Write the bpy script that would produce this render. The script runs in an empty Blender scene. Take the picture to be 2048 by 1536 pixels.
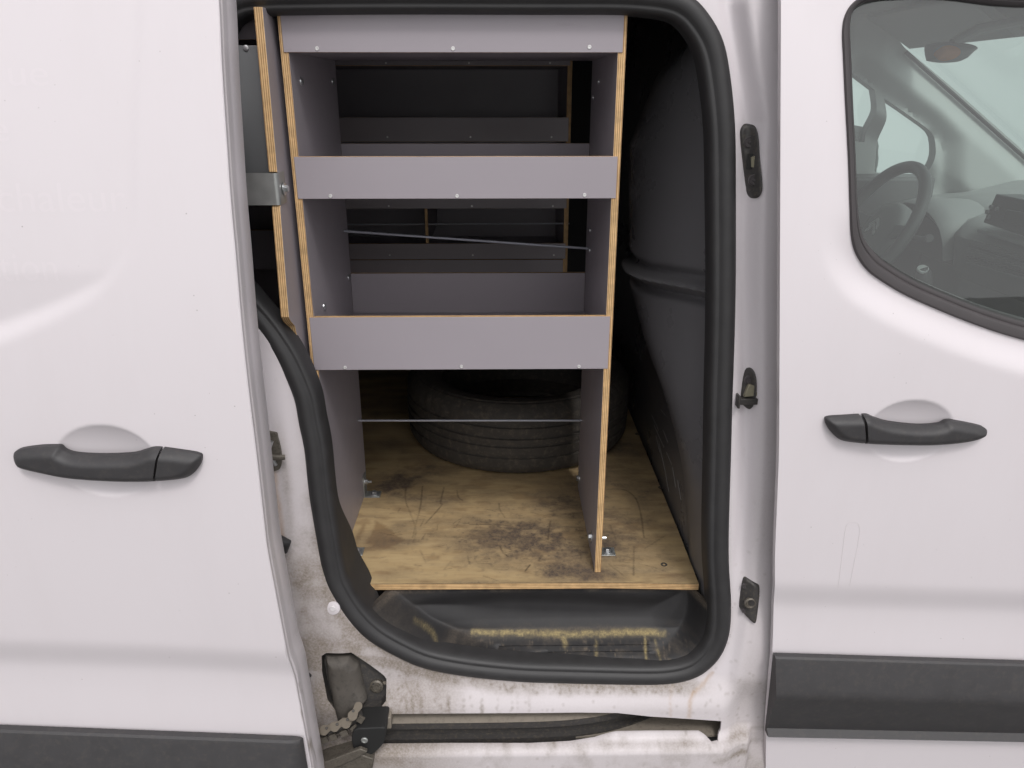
import bpy, bmesh, math, random
import numpy as np
from mathutils import Vector, Matrix
from mathutils.geometry import delaunay_2d_cdt

random.seed(4)
RNG = np.random.default_rng(7)
SC = bpy.context.scene
COL = SC.collection

# ------------------------------------------------------------------ camera
F_PX, PITCH, YAW = 1538.0, math.radians(20.7), math.radians(0.8)
CAM = np.array([0.0, -1.08, 1.45])
cam_d = bpy.data.cameras.new('camera')
cam_d.sensor_width = 36.0
cam_d.lens = 36.0 * F_PX / 2048.0
cam_d.clip_start, cam_d.clip_end = 0.02, 500.0
cam = bpy.data.objects.new('camera', cam_d)
cam.location = CAM
cam.rotation_euler = (math.pi / 2 - PITCH, 0, -YAW)
COL.objects.link(cam)
SC.camera = cam

# ------------------------------------------------------------------ overcast sky, soft sun, exposure
SUN_EL, SUN_AZ = math.radians(54), math.radians(15)     # in front of the van, to the right
world = bpy.data.worlds.new('World')
SC.world = world
world.use_nodes = True
wn, wl = world.node_tree.nodes, world.node_tree.links
wn.clear()
w_out = wn.new('ShaderNodeOutputWorld')
w_bg = wn.new('ShaderNodeBackground')
w_sky = wn.new('ShaderNodeTexSky')
w_sky.sky_type = 'NISHITA'
w_sky.sun_disc = False
w_sky.sun_elevation = SUN_EL
w_sky.sun_rotation = math.pi - SUN_AZ
w_sky.air_density, w_sky.dust_density, w_sky.ozone_density = 1.0, 4.0, 1.0
w_tc = wn.new('ShaderNodeTexCoord')
w_sep = wn.new('ShaderNodeSeparateXYZ')
w_mx = wn.new('ShaderNodeMath'); w_mx.operation = 'MAXIMUM'; w_mx.inputs[1].default_value = 0.16
w_cmb = wn.new('ShaderNodeCombineXYZ')
w_hs = wn.new('ShaderNodeHueSaturation'); w_hs.inputs['Saturation'].default_value = 0.10   # cloud layer: grey-white
wl.new(w_tc.outputs['Generated'], w_sep.inputs[0])
wl.new(w_sep.outputs['X'], w_cmb.inputs['X']); wl.new(w_sep.outputs['Y'], w_cmb.inputs['Y'])
wl.new(w_sep.outputs['Z'], w_mx.inputs[0]); wl.new(w_mx.outputs[0], w_cmb.inputs['Z'])
wl.new(w_cmb.outputs[0], w_sky.inputs['Vector'])
wl.new(w_sky.outputs[0], w_hs.inputs['Color'])
wl.new(w_hs.outputs[0], w_bg.inputs['Color'])
w_bg.inputs['Strength'].default_value = 0.15
wl.new(w_bg.outputs[0], w_out.inputs['Surface'])

sun_d = bpy.data.lights.new('sun', 'SUN')
sun_d.energy = 1.05
sun_d.angle = math.radians(11)
sun_d.color = (1.0, 0.965, 0.95)
sun = bpy.data.objects.new('sun', sun_d)
sd = Vector((math.sin(SUN_AZ) * math.cos(SUN_EL), -math.cos(SUN_AZ) * math.cos(SUN_EL), math.sin(SUN_EL)))
sun.rotation_euler = sd.to_track_quat('Z', 'Y').to_euler()
COL.objects.link(sun)

SC.view_settings.view_transform = 'Standard'
SC.view_settings.look = 'None'
SC.view_settings.gamma = 1.0
SC.view_settings.use_curve_mapping = False
SC.view_settings.exposure = 0.04
SC.cycles.max_bounces = 8
SC.cycles.transparent_max_bounces = 12

# ------------------------------------------------------------------ measuring helpers
_f = np.array([math.sin(YAW) * math.cos(PITCH), math.cos(YAW) * math.cos(PITCH), -math.sin(PITCH)])
_r = np.array([math.cos(YAW), -math.sin(YAW), 0.0])
_u = np.cross(_r, _f)


def ray(x, y):
    return _f + _r * (x - 1024) / F_PX - _u * (y - 768) / F_PX


def at(x, y, Y):
    d = ray(x, y)
    return CAM + d * (Y - CAM[1]) / d[1]


def atx(x, y, X):
    d = ray(x, y)
    return CAM + d * (X - CAM[0]) / d[0]


def atz(x, y, Z):
    d = ray(x, y)
    return CAM + d * (Z - CAM[2]) / d[2]


def on(x, y, yf):
    Y = 0.0
    for _ in range(36):
        p = at(x, y, Y)
        Y = 0.55 * Y + 0.45 * float(yf(np.array([p[0]]), np.array([p[2]]))[0])
    return at(x, y, Y)


def xz(pts, yf):
    r = []
    for x, y in pts:
        p = on(x, y, yf)
        r.append((p[0], p[2]))
    return r


def smooth(a, b, x):
    t = np.clip((np.asarray(x, float) - a) / (b - a), 0, 1)
    return t * t * (3 - 2 * t)


def pip(P, poly):
    x, y = P[:, 0], P[:, 1]
    poly = np.asarray(poly)
    r = np.zeros(len(P), bool)
    n = len(poly)
    for i in range(n):
        x1, y1 = poly[i]; x2, y2 = poly[(i + 1) % n]
        if y1 == y2:
            continue
        c = (y1 > y) != (y2 > y)
        r ^= c & (x < (x2 - x1) * (y - y1) / (y2 - y1) + x1)
    return r


def seg_dist(P, line, closed=False):
    """distance of each point to a polyline"""
    P = np.asarray(P, float)
    L = np.asarray(line, float)
    n = len(L) if closed else len(L) - 1
    best = np.full(len(P), 1e9)
    for i in range(n):
        a, b = L[i], L[(i + 1) % len(L)]
        ab = b - a
        l2 = max(float(ab @ ab), 1e-12)
        t = np.clip(((P - a) @ ab) / l2, 0, 1)
        d = np.hypot(P[:, 0] - a[0] - t * ab[0], P[:, 1] - a[1] - t * ab[1])
        best = np.minimum(best, d)
    return best


def catmull(pts, n=6, closed=False):
    pts = [np.array(p, float) for p in pts]
    out = []
    m = len(pts)
    rng = range(m) if closed else range(m - 1)
    for i in rng:
        p1, p2 = pts[i], pts[(i + 1) % m]
        p0 = pts[(i - 1) % m] if (closed or i > 0) else p1
        p3 = pts[(i + 2) % m] if (closed or i + 2 < m) else p2
        for k in range(n):
            t = k / n
            out.append(0.5 * ((2 * p1) + (-p0 + p2) * t + (2 * p0 - 5 * p1 + 4 * p2 - p3) * t * t + (-p0 + 3 * p1 - 3 * p2 + p3) * t ** 3))
    if not closed:
        out.append(pts[-1])
    return out


_lat = RNG.random((256, 256))


def vnoise(x, y):
    x = np.asarray(x, float); y = np.asarray(y, float)
    xi, yi = np.floor(x).astype(int), np.floor(y).astype(int)
    fx, fy = x - xi, y - yi
    fx, fy = fx * fx * (3 - 2 * fx), fy * fy * (3 - 2 * fy)
    g = lambda a, b: _lat[a % 256, b % 256]
    return (g(xi, yi) * (1 - fx) + g(xi + 1, yi) * fx) * (1 - fy) + (g(xi, yi + 1) * (1 - fx) + g(xi + 1, yi + 1) * fx) * fy


def fbm(x, y, o=4):
    s, a, t = 0, 1, 0
    for k in range(o):
        s = s + a * vnoise(x * 2 ** k + 17 * k, y * 2 ** k + 5 * k)
        t += a
        a *= 0.55
    return s / t


# ------------------------------------------------------------------ materials
def new_mat(name):
    m = bpy.data.materials.new(name)
    m.use_nodes = True
    nt = m.node_tree
    b = nt.nodes['Principled BSDF']
    return m, nt, nt.nodes, nt.links, b


def ramp(nodes, stops):
    r = nodes.new('ShaderNodeValToRGB')
    el = r.color_ramp.elements
    while len(el) < len(stops):
        el.new(0.5)
    for e, (p, c) in zip(el, stops):
        e.position = p
        e.color = (c, c, c, 1) if not isinstance(c, tuple) else (*c, 1)
    return r


def mixc(nt, fac, a, b, mode='MIX'):
    n = nt.nodes.new('ShaderNodeMix')
    n.data_type = 'RGBA'
    n.blend_type = mode
    for s, v in ((n.inputs[0], fac), (n.inputs[6], a), (n.inputs[7], b)):
        if isinstance(v, (int, float)):
            s.default_value = v
        elif isinstance(v, tuple):
            s.default_value = (*v, 1)
        else:
            nt.links.new(v, s)
    return n.outputs[2]


def tex(nt, scale, detail=4, rough=0.55, stretch=None, coord='Object'):
    tc = nt.nodes.new('ShaderNodeTexCoord')
    n = nt.nodes.new('ShaderNodeTexNoise')
    n.inputs['Scale'].default_value = scale
    n.inputs['Detail'].default_value = detail
    n.inputs['Roughness'].default_value = rough
    if stretch:
        mp = nt.nodes.new('ShaderNodeMapping')
        mp.inputs['Scale'].default_value = stretch
        nt.links.new(tc.outputs[coord], mp.inputs[0])
        nt.links.new(mp.outputs[0], n.inputs['Vector'])
    else:
        nt.links.new(tc.outputs[coord], n.inputs['Vector'])
    return n.outputs['Fac']


def bump(nt, b, h, strength, dist=0.001):
    n = nt.nodes.new('ShaderNodeBump')
    n.inputs['Strength'].default_value = strength
    n.inputs['Distance'].default_value = dist
    nt.links.new(h, n.inputs['Height'])
    nt.links.new(n.outputs[0], b.inputs['Normal'])


def plain(name, col, rough, metal=0.0, var=0.12, vscale=14.0, bscale=0, bstr=0.2, spec=0.5, grime=None):
    m, nt, N, L, b = new_mat(name)
    nz = tex(nt, vscale, 5)
    lo = tuple(c * (1 - var) for c in col); hi = tuple(min(1, c * (1 + var)) for c in col)
    c = mixc(nt, nz, lo, hi)
    if grime:
        g = tex(nt, vscale * 2.3, 6, 0.7)
        r = ramp(N, [(0.5, 0.0), (0.75, 1.0)])
        L.new(g, r.inputs[0])
        c = mixc(nt, r.outputs[0], c, grime)
    L.new(c, b.inputs['Base Color'])
    rr = N.new('ShaderNodeMapRange')
    rr.inputs['To Min'].default_value = max(0.03, rough - 0.08)
    rr.inputs['To Max'].default_value = min(1, rough + 0.08)
    L.new(nz, rr.inputs[0]); L.new(rr.outputs[0], b.inputs['Roughness'])
    b.inputs['Metallic'].default_value = metal
    b.inputs['Specular IOR Level'].default_value = spec
    if bscale:
        bump(nt, b, tex(nt, bscale, 3), bstr)
    return m


def laminate_mat():
    m, nt, N, L, b = new_mat('grey_laminate')
    base = (0.318, 0.286, 0.312)
    c = mixc(nt, tex(nt, 5, 5), tuple(x * 0.95 for x in base), tuple(x * 1.05 for x in base))
    sc = ramp(N, [(0.70, 0.0), (0.78, 1.0)]); L.new(tex(nt, 34, 4, 0.6, (0.25, 1.0, 2.2)), sc.inputs[0])
    ms = N.new('ShaderNodeMath'); ms.operation = 'MULTIPLY'; ms.inputs[1].default_value = 0.16; L.new(sc.outputs[0], ms.inputs[0])
    c = mixc(nt, ms.outputs[0], c, (0.16, 0.14, 0.15))
    dt = ramp(N, [(0.74, 0.0), (0.80, 1.0)]); L.new(tex(nt, 210, 3, 0.6), dt.inputs[0])
    md = N.new('ShaderNodeMath'); md.operation = 'MULTIPLY'; md.inputs[1].default_value = 0.25; L.new(dt.outputs[0], md.inputs[0])
    c = mixc(nt, md.outputs[0], c, (0.50, 0.47, 0.48))
    L.new(c, b.inputs['Base Color'])
    mr = N.new('ShaderNodeMapRange'); mr.inputs['To Min'].default_value = 0.30; mr.inputs['To Max'].default_value = 0.52
    L.new(tex(nt, 18, 5, 0.65), mr.inputs[0]); L.new(mr.outputs[0], b.inputs['Roughness'])
    bump(nt, b, tex(nt, 900, 2), 0.06, 0.0005)
    return m


PAINT = (0.69, 0.643, 0.667)


def paint_mat(name, wear=False, base=PAINT, specks=True):
    m, nt, N, L, b = new_mat(name)
    c = mixc(nt, tex(nt, 3.0, 4), tuple(x * 0.975 for x in base), base)
    if specks:
        tc = N.new('ShaderNodeTexCoord')
        v = N.new('ShaderNodeTexVoronoi'); v.inputs['Scale'].default_value = 55
        L.new(tc.outputs['Object'], v.inputs['Vector'])
        r = ramp(N, [(0.035, 1.0), (0.065, 0.0)])
        L.new(v.outputs['Distance'], r.inputs[0])
        sep = N.new('ShaderNodeSeparateColor'); L.new(v.outputs['Color'], sep.inputs[0])
        gt = N.new('ShaderNodeMath'); gt.operation = 'GREATER_THAN'; gt.inputs[1].default_value = 0.5
        L.new(sep.outputs[0], gt.inputs[0])
        clus = ramp(N, [(0.42, 0.0), (0.60, 1.0)]); L.new(tex(nt, 5.0, 2), clus.inputs[0])
        mu = N.new('ShaderNodeMath'); mu.operation = 'MULTIPLY'
        L.new(r.outputs[0], mu.inputs[0]); L.new(gt.outputs[0], mu.inputs[1])
        mu2 = N.new('ShaderNodeMath'); mu2.operation = 'MULTIPLY'
        L.new(mu.outputs[0], mu2.inputs[0]); L.new(clus.outputs[0], mu2.inputs[1])
        mu3 = N.new('ShaderNodeMath'); mu3.operation = 'MULTIPLY'; mu3.inputs[1].default_value = 0.5
        L.new(mu2.outputs[0], mu3.inputs[0])
        c = mixc(nt, mu3.outputs[0], c, (0.16, 0.13, 0.12))
    sm_ = ramp(N, [(0.45, 0.0), (0.80, 1.0)]); L.new(tex(nt, 7, 6, 0.7, (1.0, 1.0, 0.28)), sm_.inputs[0])
    ml_ = N.new('ShaderNodeMath'); ml_.operation = 'MULTIPLY'; ml_.inputs[1].default_value = 0.07; L.new(sm_.outputs[0], ml_.inputs[0])
    c = mixc(nt, ml_.outputs[0], c, (0.42, 0.37, 0.35))
    rough = 0.27
    if wear:
        at_ = N.new('ShaderNodeAttribute'); at_.attribute_name = 'wear'
        at2 = N.new('ShaderNodeAttribute'); at2.attribute_name = 'rust'
        fine = tex(nt, 260, 4, 0.7)
        rf = ramp(N, [(0.3, 0.75), (0.7, 1.15)]); L.new(fine, rf.inputs[0])
        mw = N.new('ShaderNodeMath'); mw.operation = 'MULTIPLY'; mw.use_clamp = True
        L.new(at_.outputs['Fac'], mw.inputs[0]); L.new(rf.outputs[0], mw.inputs[1])
        c = mixc(nt, mw.outputs[0], c, (0.185, 0.15, 0.112))
        c = mixc(nt, at2.outputs['Fac'], c, (0.40, 0.25, 0.13))
        mr = N.new('ShaderNodeMapRange'); mr.inputs['To Min'].default_value = 0.36; mr.inputs['To Max'].default_value = 0.8
        L.new(mw.outputs[0], mr.inputs[0]); L.new(mr.outputs[0], b.inputs['Roughness'])
    else:
        b.inputs['Roughness'].default_value = rough
    L.new(c, b.inputs['Base Color'])
    b.inputs['Specular IOR Level'].default_value = 0.45
    bump(nt, b, tex(nt, 1.6, 2), 0.10, 0.004)
    return m


def ply_edge(name, axis, pitch, dark=(0.30, 0.155, 0.055), light=(0.66, 0.45, 0.235), origin=0.0):
    """veneer layers seen on the cut edge, stacked along one axis"""
    m, nt, N, L, b = new_mat(name)
    tc = N.new('ShaderNodeTexCoord')
    sp = N.new('ShaderNodeSeparateXYZ'); L.new(tc.outputs['Object'], sp.inputs[0])
    sub = N.new('ShaderNodeMath'); sub.operation = 'SUBTRACT'; sub.inputs[1].default_value = origin
    L.new(sp.outputs[axis], sub.inputs[0])
    mu = N.new('ShaderNodeMath'); mu.operation = 'MULTIPLY'; mu.inputs[1].default_value = 1.0 / pitch
    L.new(sub.outputs[0], mu.inputs[0])
    fr = N.new('ShaderNodeMath'); fr.operation = 'FRACT'; L.new(mu.outputs[0], fr.inputs[0])
    st = {'X': (1, 1, 0.06), 'Y': (0.06, 1, 1), 'Z': (0.06, 1, 1)}[axis]
    g = tex(nt, 420, 3, 0.6, st)
    add = N.new('ShaderNodeMath'); add.operation = 'MULTIPLY_ADD'; add.inputs[1].default_value = 0.22; L.new(g, add.inputs[0]); L.new(fr.outputs[0], add.inputs[2])
    r = ramp(N, [(0.10, dark), (0.24, light), (0.62, light), (0.80, (0.46, 0.275, 0.115)), (1.0, dark)])
    L.new(add.outputs[0], r.inputs[0])
    rg = ramp(N, [(0.35, 0.78), (0.65, 1.08)]); L.new(tex(nt, 60, 4, 0.6), rg.inputs[0])
    c = mixc(nt, 1.0, r.outputs[0], rg.outputs[0], 'MULTIPLY')
    L.new(c, b.inputs['Base Color'])
    b.inputs['Roughness'].default_value = 0.7
    return m


def glass_mat(name, tint, refl=1.0, dust_veil=0.02):
    m = bpy.data.materials.new(name)
    m.use_nodes = True
    nt = m.node_tree; N, L = nt.nodes, nt.links
    N.clear()
    o = N.new('ShaderNodeOutputMaterial'); mx = N.new('ShaderNodeMixShader')
    t = N.new('ShaderNodeBsdfTransparent'); g = N.new('ShaderNodeBsdfGlossy')
    t.inputs[0].default_value = (*tint, 1)
    g.inputs['Roughness'].default_value = 0.02
    lw = N.new('ShaderNodeLayerWeight'); lw.inputs[0].default_value = 0.5
    pw = N.new('ShaderNodeMath'); pw.operation = 'POWER'; pw.inputs[1].default_value = 5.0
    L.new(lw.outputs['Facing'], pw.inputs[0])
    mr = N.new('ShaderNodeMath'); mr.operation = 'MULTIPLY_ADD'; mr.inputs[1].default_value = 0.9; mr.inputs[2].default_value = 0.08 * refl; mr.use_clamp = True
    L.new(pw.outputs[0], mr.inputs[0]); L.new(mr.outputs[0], mx.inputs[0])
    df = N.new('ShaderNodeBsdfDiffuse'); df.inputs[0].default_value = (0.78, 0.80, 0.79, 1)  # pale diffuse film: some dust, plus the veil of reflected sky as colour
    m2 = N.new('ShaderNodeMixShader')
    dn = tex(nt, 6, 5, 0.6)
    dr = N.new('ShaderNodeMapRange'); dr.inputs['To Min'].default_value = dust_veil * 0.6; dr.inputs['To Max'].default_value = dust_veil * 1.4
    L.new(dn, dr.inputs[0]); L.new(dr.outputs[0], m2.inputs[0])
    L.new(t.outputs[0], mx.inputs[1]); L.new(g.outputs[0], mx.inputs[2])
    L.new(mx.outputs[0], m2.inputs[1]); L.new(df.outputs[0], m2.inputs[2]); L.new(m2.outputs[0], o.inputs[0])
    return m


def floor_mat():
    m, nt, N, L, b = new_mat('plywood_floor')
    grain = tex(nt, 9, 6, 0.65, (1.0, 9.0, 9.0))
    r = ramp(N, [(0.22, (0.42, 0.29, 0.145)), (0.5, (0.50, 0.362, 0.188)), (0.78, (0.57, 0.425, 0.235))])
    L.new(grain, r.inputs[0])
    st = N.new('ShaderNodeAttribute'); st.attribute_name = 'grime'
    tn = N.new('ShaderNodeAttribute'); tn.attribute_name = 'stain'
    sc = N.new('ShaderNodeAttribute'); sc.attribute_name = 'scratch'
    fine = ramp(N, [(0.30, 0.7), (0.66, 1.15)]); L.new(tex(nt, 150, 6, 0.75), fine.inputs[0])
    mw = N.new('ShaderNodeMath'); mw.operation = 'MULTIPLY'; mw.use_clamp = True
    L.new(st.outputs['Fac'], mw.inputs[0]); L.new(fine.outputs[0], mw.inputs[1])
    c = mixc(nt, tn.outputs['Fac'], r.outputs[0], (0.19, 0.10, 0.04))
    c = mixc(nt, mw.outputs[0], c, (0.088, 0.066, 0.054))
    c = mixc(nt, sc.outputs['Fac'], c, (0.045, 0.028, 0.02))
    L.new(c, b.inputs['Base Color'])
    b.inputs['Roughness'].default_value = 0.62
    bump(nt, b, tex(nt, 70, 5, 0.7, (1, 5, 5)), 0.25, 0.0006)
    return m


def tread_mat():
    m, nt, N, L, b = new_mat('step_plastic')
    c = mixc(nt, tex(nt, 30, 5), (0.017, 0.016, 0.017), (0.027, 0.026, 0.027))
    mud = N.new('ShaderNodeAttribute'); mud.attribute_name = 'mud'
    dust_veil = N.new('ShaderNodeAttribute'); dust_veil.attribute_name = 'dust_veil'
    fine = ramp(N, [(0.35, 0.35), (0.65, 1.2)]); L.new(tex(nt, 240, 5, 0.75), fine.inputs[0])
    m2 = N.new('ShaderNodeMath'); m2.operation = 'MULTIPLY'; m2.use_clamp = True
    L.new(dust_veil.outputs['Fac'], m2.inputs[0]); L.new(fine.outputs[0], m2.inputs[1])
    c = mixc(nt, m2.outputs[0], c, (0.15, 0.12, 0.09))
    m1 = N.new('ShaderNodeMath'); m1.operation = 'MULTIPLY'; m1.use_clamp = True
    L.new(mud.outputs['Fac'], m1.inputs[0]); L.new(fine.outputs[0], m1.inputs[1])
    c = mixc(nt, m1.outputs[0], c, (0.30, 0.235, 0.11))
    L.new(c, b.inputs['Base Color'])
    mr = N.new('ShaderNodeMapRange'); mr.inputs['To Min'].default_value = 0.55; mr.inputs['To Max'].default_value = 0.9
    b.inputs['Specular IOR Level'].default_value = 0.32
    L.new(m2.outputs[0], mr.inputs[0]); L.new(mr.outputs[0], b.inputs['Roughness'])
    bump(nt, b, tex(nt, 900, 2), 0.15, 0.0004)
    return m


MAT = {
    'paint': paint_mat('white_paint'),
    'letter': paint_mat('clean_white_paint', base=(0.706, 0.656, 0.682), specks=False),
    'jamb': paint_mat('dirty_white_paint', wear=True, specks=True),
    'grip': plain('handle_plastic', (0.036, 0.034, 0.036), 0.55, var=0.2, vscale=50, bscale=1400, bstr=0.2, grime=(0.055, 0.050, 0.048)),
    'strip': plain('rub_strip_plastic', (0.043, 0.041, 0.043), 0.6, var=0.22, vscale=40, bscale=1200, bstr=0.25, grime=(0.062, 0.056, 0.053)),
    'rubber': plain('seal_rubber', (0.028, 0.027, 0.028), 0.55, var=0.3, vscale=40),
    'rubber_grey': plain('window_rubber', (0.055, 0.048, 0.050), 0.5, var=0.12, vscale=30),
    'lam': laminate_mat(),
    'ply_x': ply_edge('plywood_edge_upright', 'X', 0.0031),
    'ply_y': ply_edge('plywood_edge_lip', 'Y', 0.0030),
    'ply_z': ply_edge('plywood_edge_board', 'Z', 0.0034),
    'steel': plain('zinc_steel', (0.56, 0.57, 0.58), 0.32, metal=0.9, var=0.15, vscale=90),
    'screw': plain('screw_zinc', (0.72, 0.71, 0.70), 0.38, metal=0.55, var=0.08, vscale=200),
    'galv': plain('galvanised_sheet', (0.40, 0.41, 0.40), 0.42, metal=0.75, var=0.2, vscale=60),
    'rod': plain('grey_rod', (0.36, 0.37, 0.42), 0.4, metal=0.3, var=0.08),
    'dark': plain('recess_black', (0.012, 0.012, 0.012), 0.7),
    'bulk': plain('bulkhead_plastic', (0.142, 0.138, 0.144), 0.29, var=0.08, vscale=8, bscale=1500, bstr=0.05),
    'inner': plain('cargo_inner_panel', (0.03, 0.029, 0.03), 0.6),
    'greysheet': plain('grey_sheet_panel', (0.16, 0.165, 0.17), 0.5, var=0.05),
    'floor': floor_mat(),
    'tread': tread_mat(),
    'tyre': plain('dusty_tyre_rubber', (0.048, 0.042, 0.036), 0.75, var=0.35, vscale=30, bscale=300, bstr=0.3, grime=(0.11, 0.092, 0.07)),
    'hard': plain('latch_black', (0.042, 0.039, 0.038), 0.5, var=0.3, vscale=80, grime=(0.10, 0.085, 0.065)),
    'oily': plain('oily_steel', (0.13, 0.115, 0.095), 0.5, metal=0.35, var=0.35, vscale=120, grime=(0.035, 0.03, 0.025)),
    'chain': plain('dusty_chain_steel', (0.13, 0.108, 0.082), 0.6, metal=0.2, var=0.2, vscale=200),
    'tan': plain('dusty_rail_metal', (0.23, 0.20, 0.165), 0.7, var=0.2, vscale=50, grime=(0.15, 0.125, 0.10)),
    'brass': plain('dull_zinc_catch', (0.27, 0.25, 0.18), 0.5, metal=0.4, var=0.2, vscale=200),
    'white': plain('white_plastic', (0.66, 0.63, 0.64), 0.45, var=0.03),
    'cab': plain('cab_plastic', (0.25, 0.25, 0.253), 0.55, var=0.06, vscale=10),
    'cab_dark': plain('cab_dark_plastic', (0.085, 0.085, 0.087), 0.5, var=0.1),
    'trim': plain('pillar_trim', (0.38, 0.38, 0.38), 0.6, var=0.04),
    'liner': plain('headliner_cloth', (0.36, 0.36, 0.36), 0.85, var=0.06, bscale=600, bstr=0.2),
    'leather': plain('steering_wheel_skin', (0.12, 0.12, 0.122), 0.45, var=0.1, bscale=700, bstr=0.1),
    'chrome': plain('chrome', (0.9, 0.9, 0.9), 0.35, metal=0.25, var=0.02),
    'screen': plain('radio_screen', (0.10, 0.105, 0.10), 0.25, var=0.05),
    'orange': plain('painted_orange_glint', (0.55, 0.24, 0.12), 0.6, var=0.2, vscale=60),
    'glass': glass_mat('tinted_window_glass', (0.82, 0.93, 0.885), 1.25, 0.035),
    'glass_far': glass_mat('far_window_glass', (0.86, 0.94, 0.905), 0.8, 0.02),
    'ground': plain('worn_asphalt', (0.17, 0.166, 0.162), 0.85, var=0.3, vscale=3, bscale=90, bstr=0.6),
}


# ------------------------------------------------------------------ object helpers
def tag(o, label=None, cat=None, group=None, kind=None):
    for k, v in (('label', label), ('category', cat), ('group', group), ('kind', kind)):
        if v:
            o[k] = v
    return o


def thing(name, label, cat, loc, group=None):
    o = bpy.data.objects.new(name, None)
    o.empty_display_size = 0.1
    o.location = loc
    COL.objects.link(o)
    return tag(o, label, cat, group)


def link(name, me, parent=None, label=None, loc=None, rot=None):
    o = bpy.data.objects.new(name, me)
    COL.objects.link(o)
    if loc is not None:
        o.location = loc
    if rot is not None:
        o.rotation_euler = rot
    if parent is not None:
        o.parent = parent
        if parent.type == 'EMPTY':
            o.matrix_parent_inverse = Matrix.Translation(-Vector(parent.location))
        else:
            o.matrix_parent_inverse = Matrix.Translation(-Vector(parent.location)) if parent.location.length else Matrix()
    if label:
        o['label'] = label
    return o


def mesh(name, verts, faces, mats, smooth_deg=35, face_mat=None, attrs=None):
    me = bpy.data.meshes.new(name)
    me.from_pydata([tuple(map(float, v)) for v in verts], [], [tuple(map(int, f)) for f in faces])
    for m in (mats if isinstance(mats, (list, tuple)) else [mats]):
        me.materials.append(m)
    me.polygons.foreach_set('use_smooth', [True] * len(me.polygons))
    if face_mat is not None:
        me.polygons.foreach_set('material_index', list(face_mat))
    if attrs:
        for k, v in attrs.items():
            a = me.attributes.new(k, 'FLOAT', 'POINT')
            a.data.foreach_set('value', np.asarray(v, np.float32))
    me.update()
    me.set_sharp_from_angle(angle=math.radians(smooth_deg))
    return me


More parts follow.
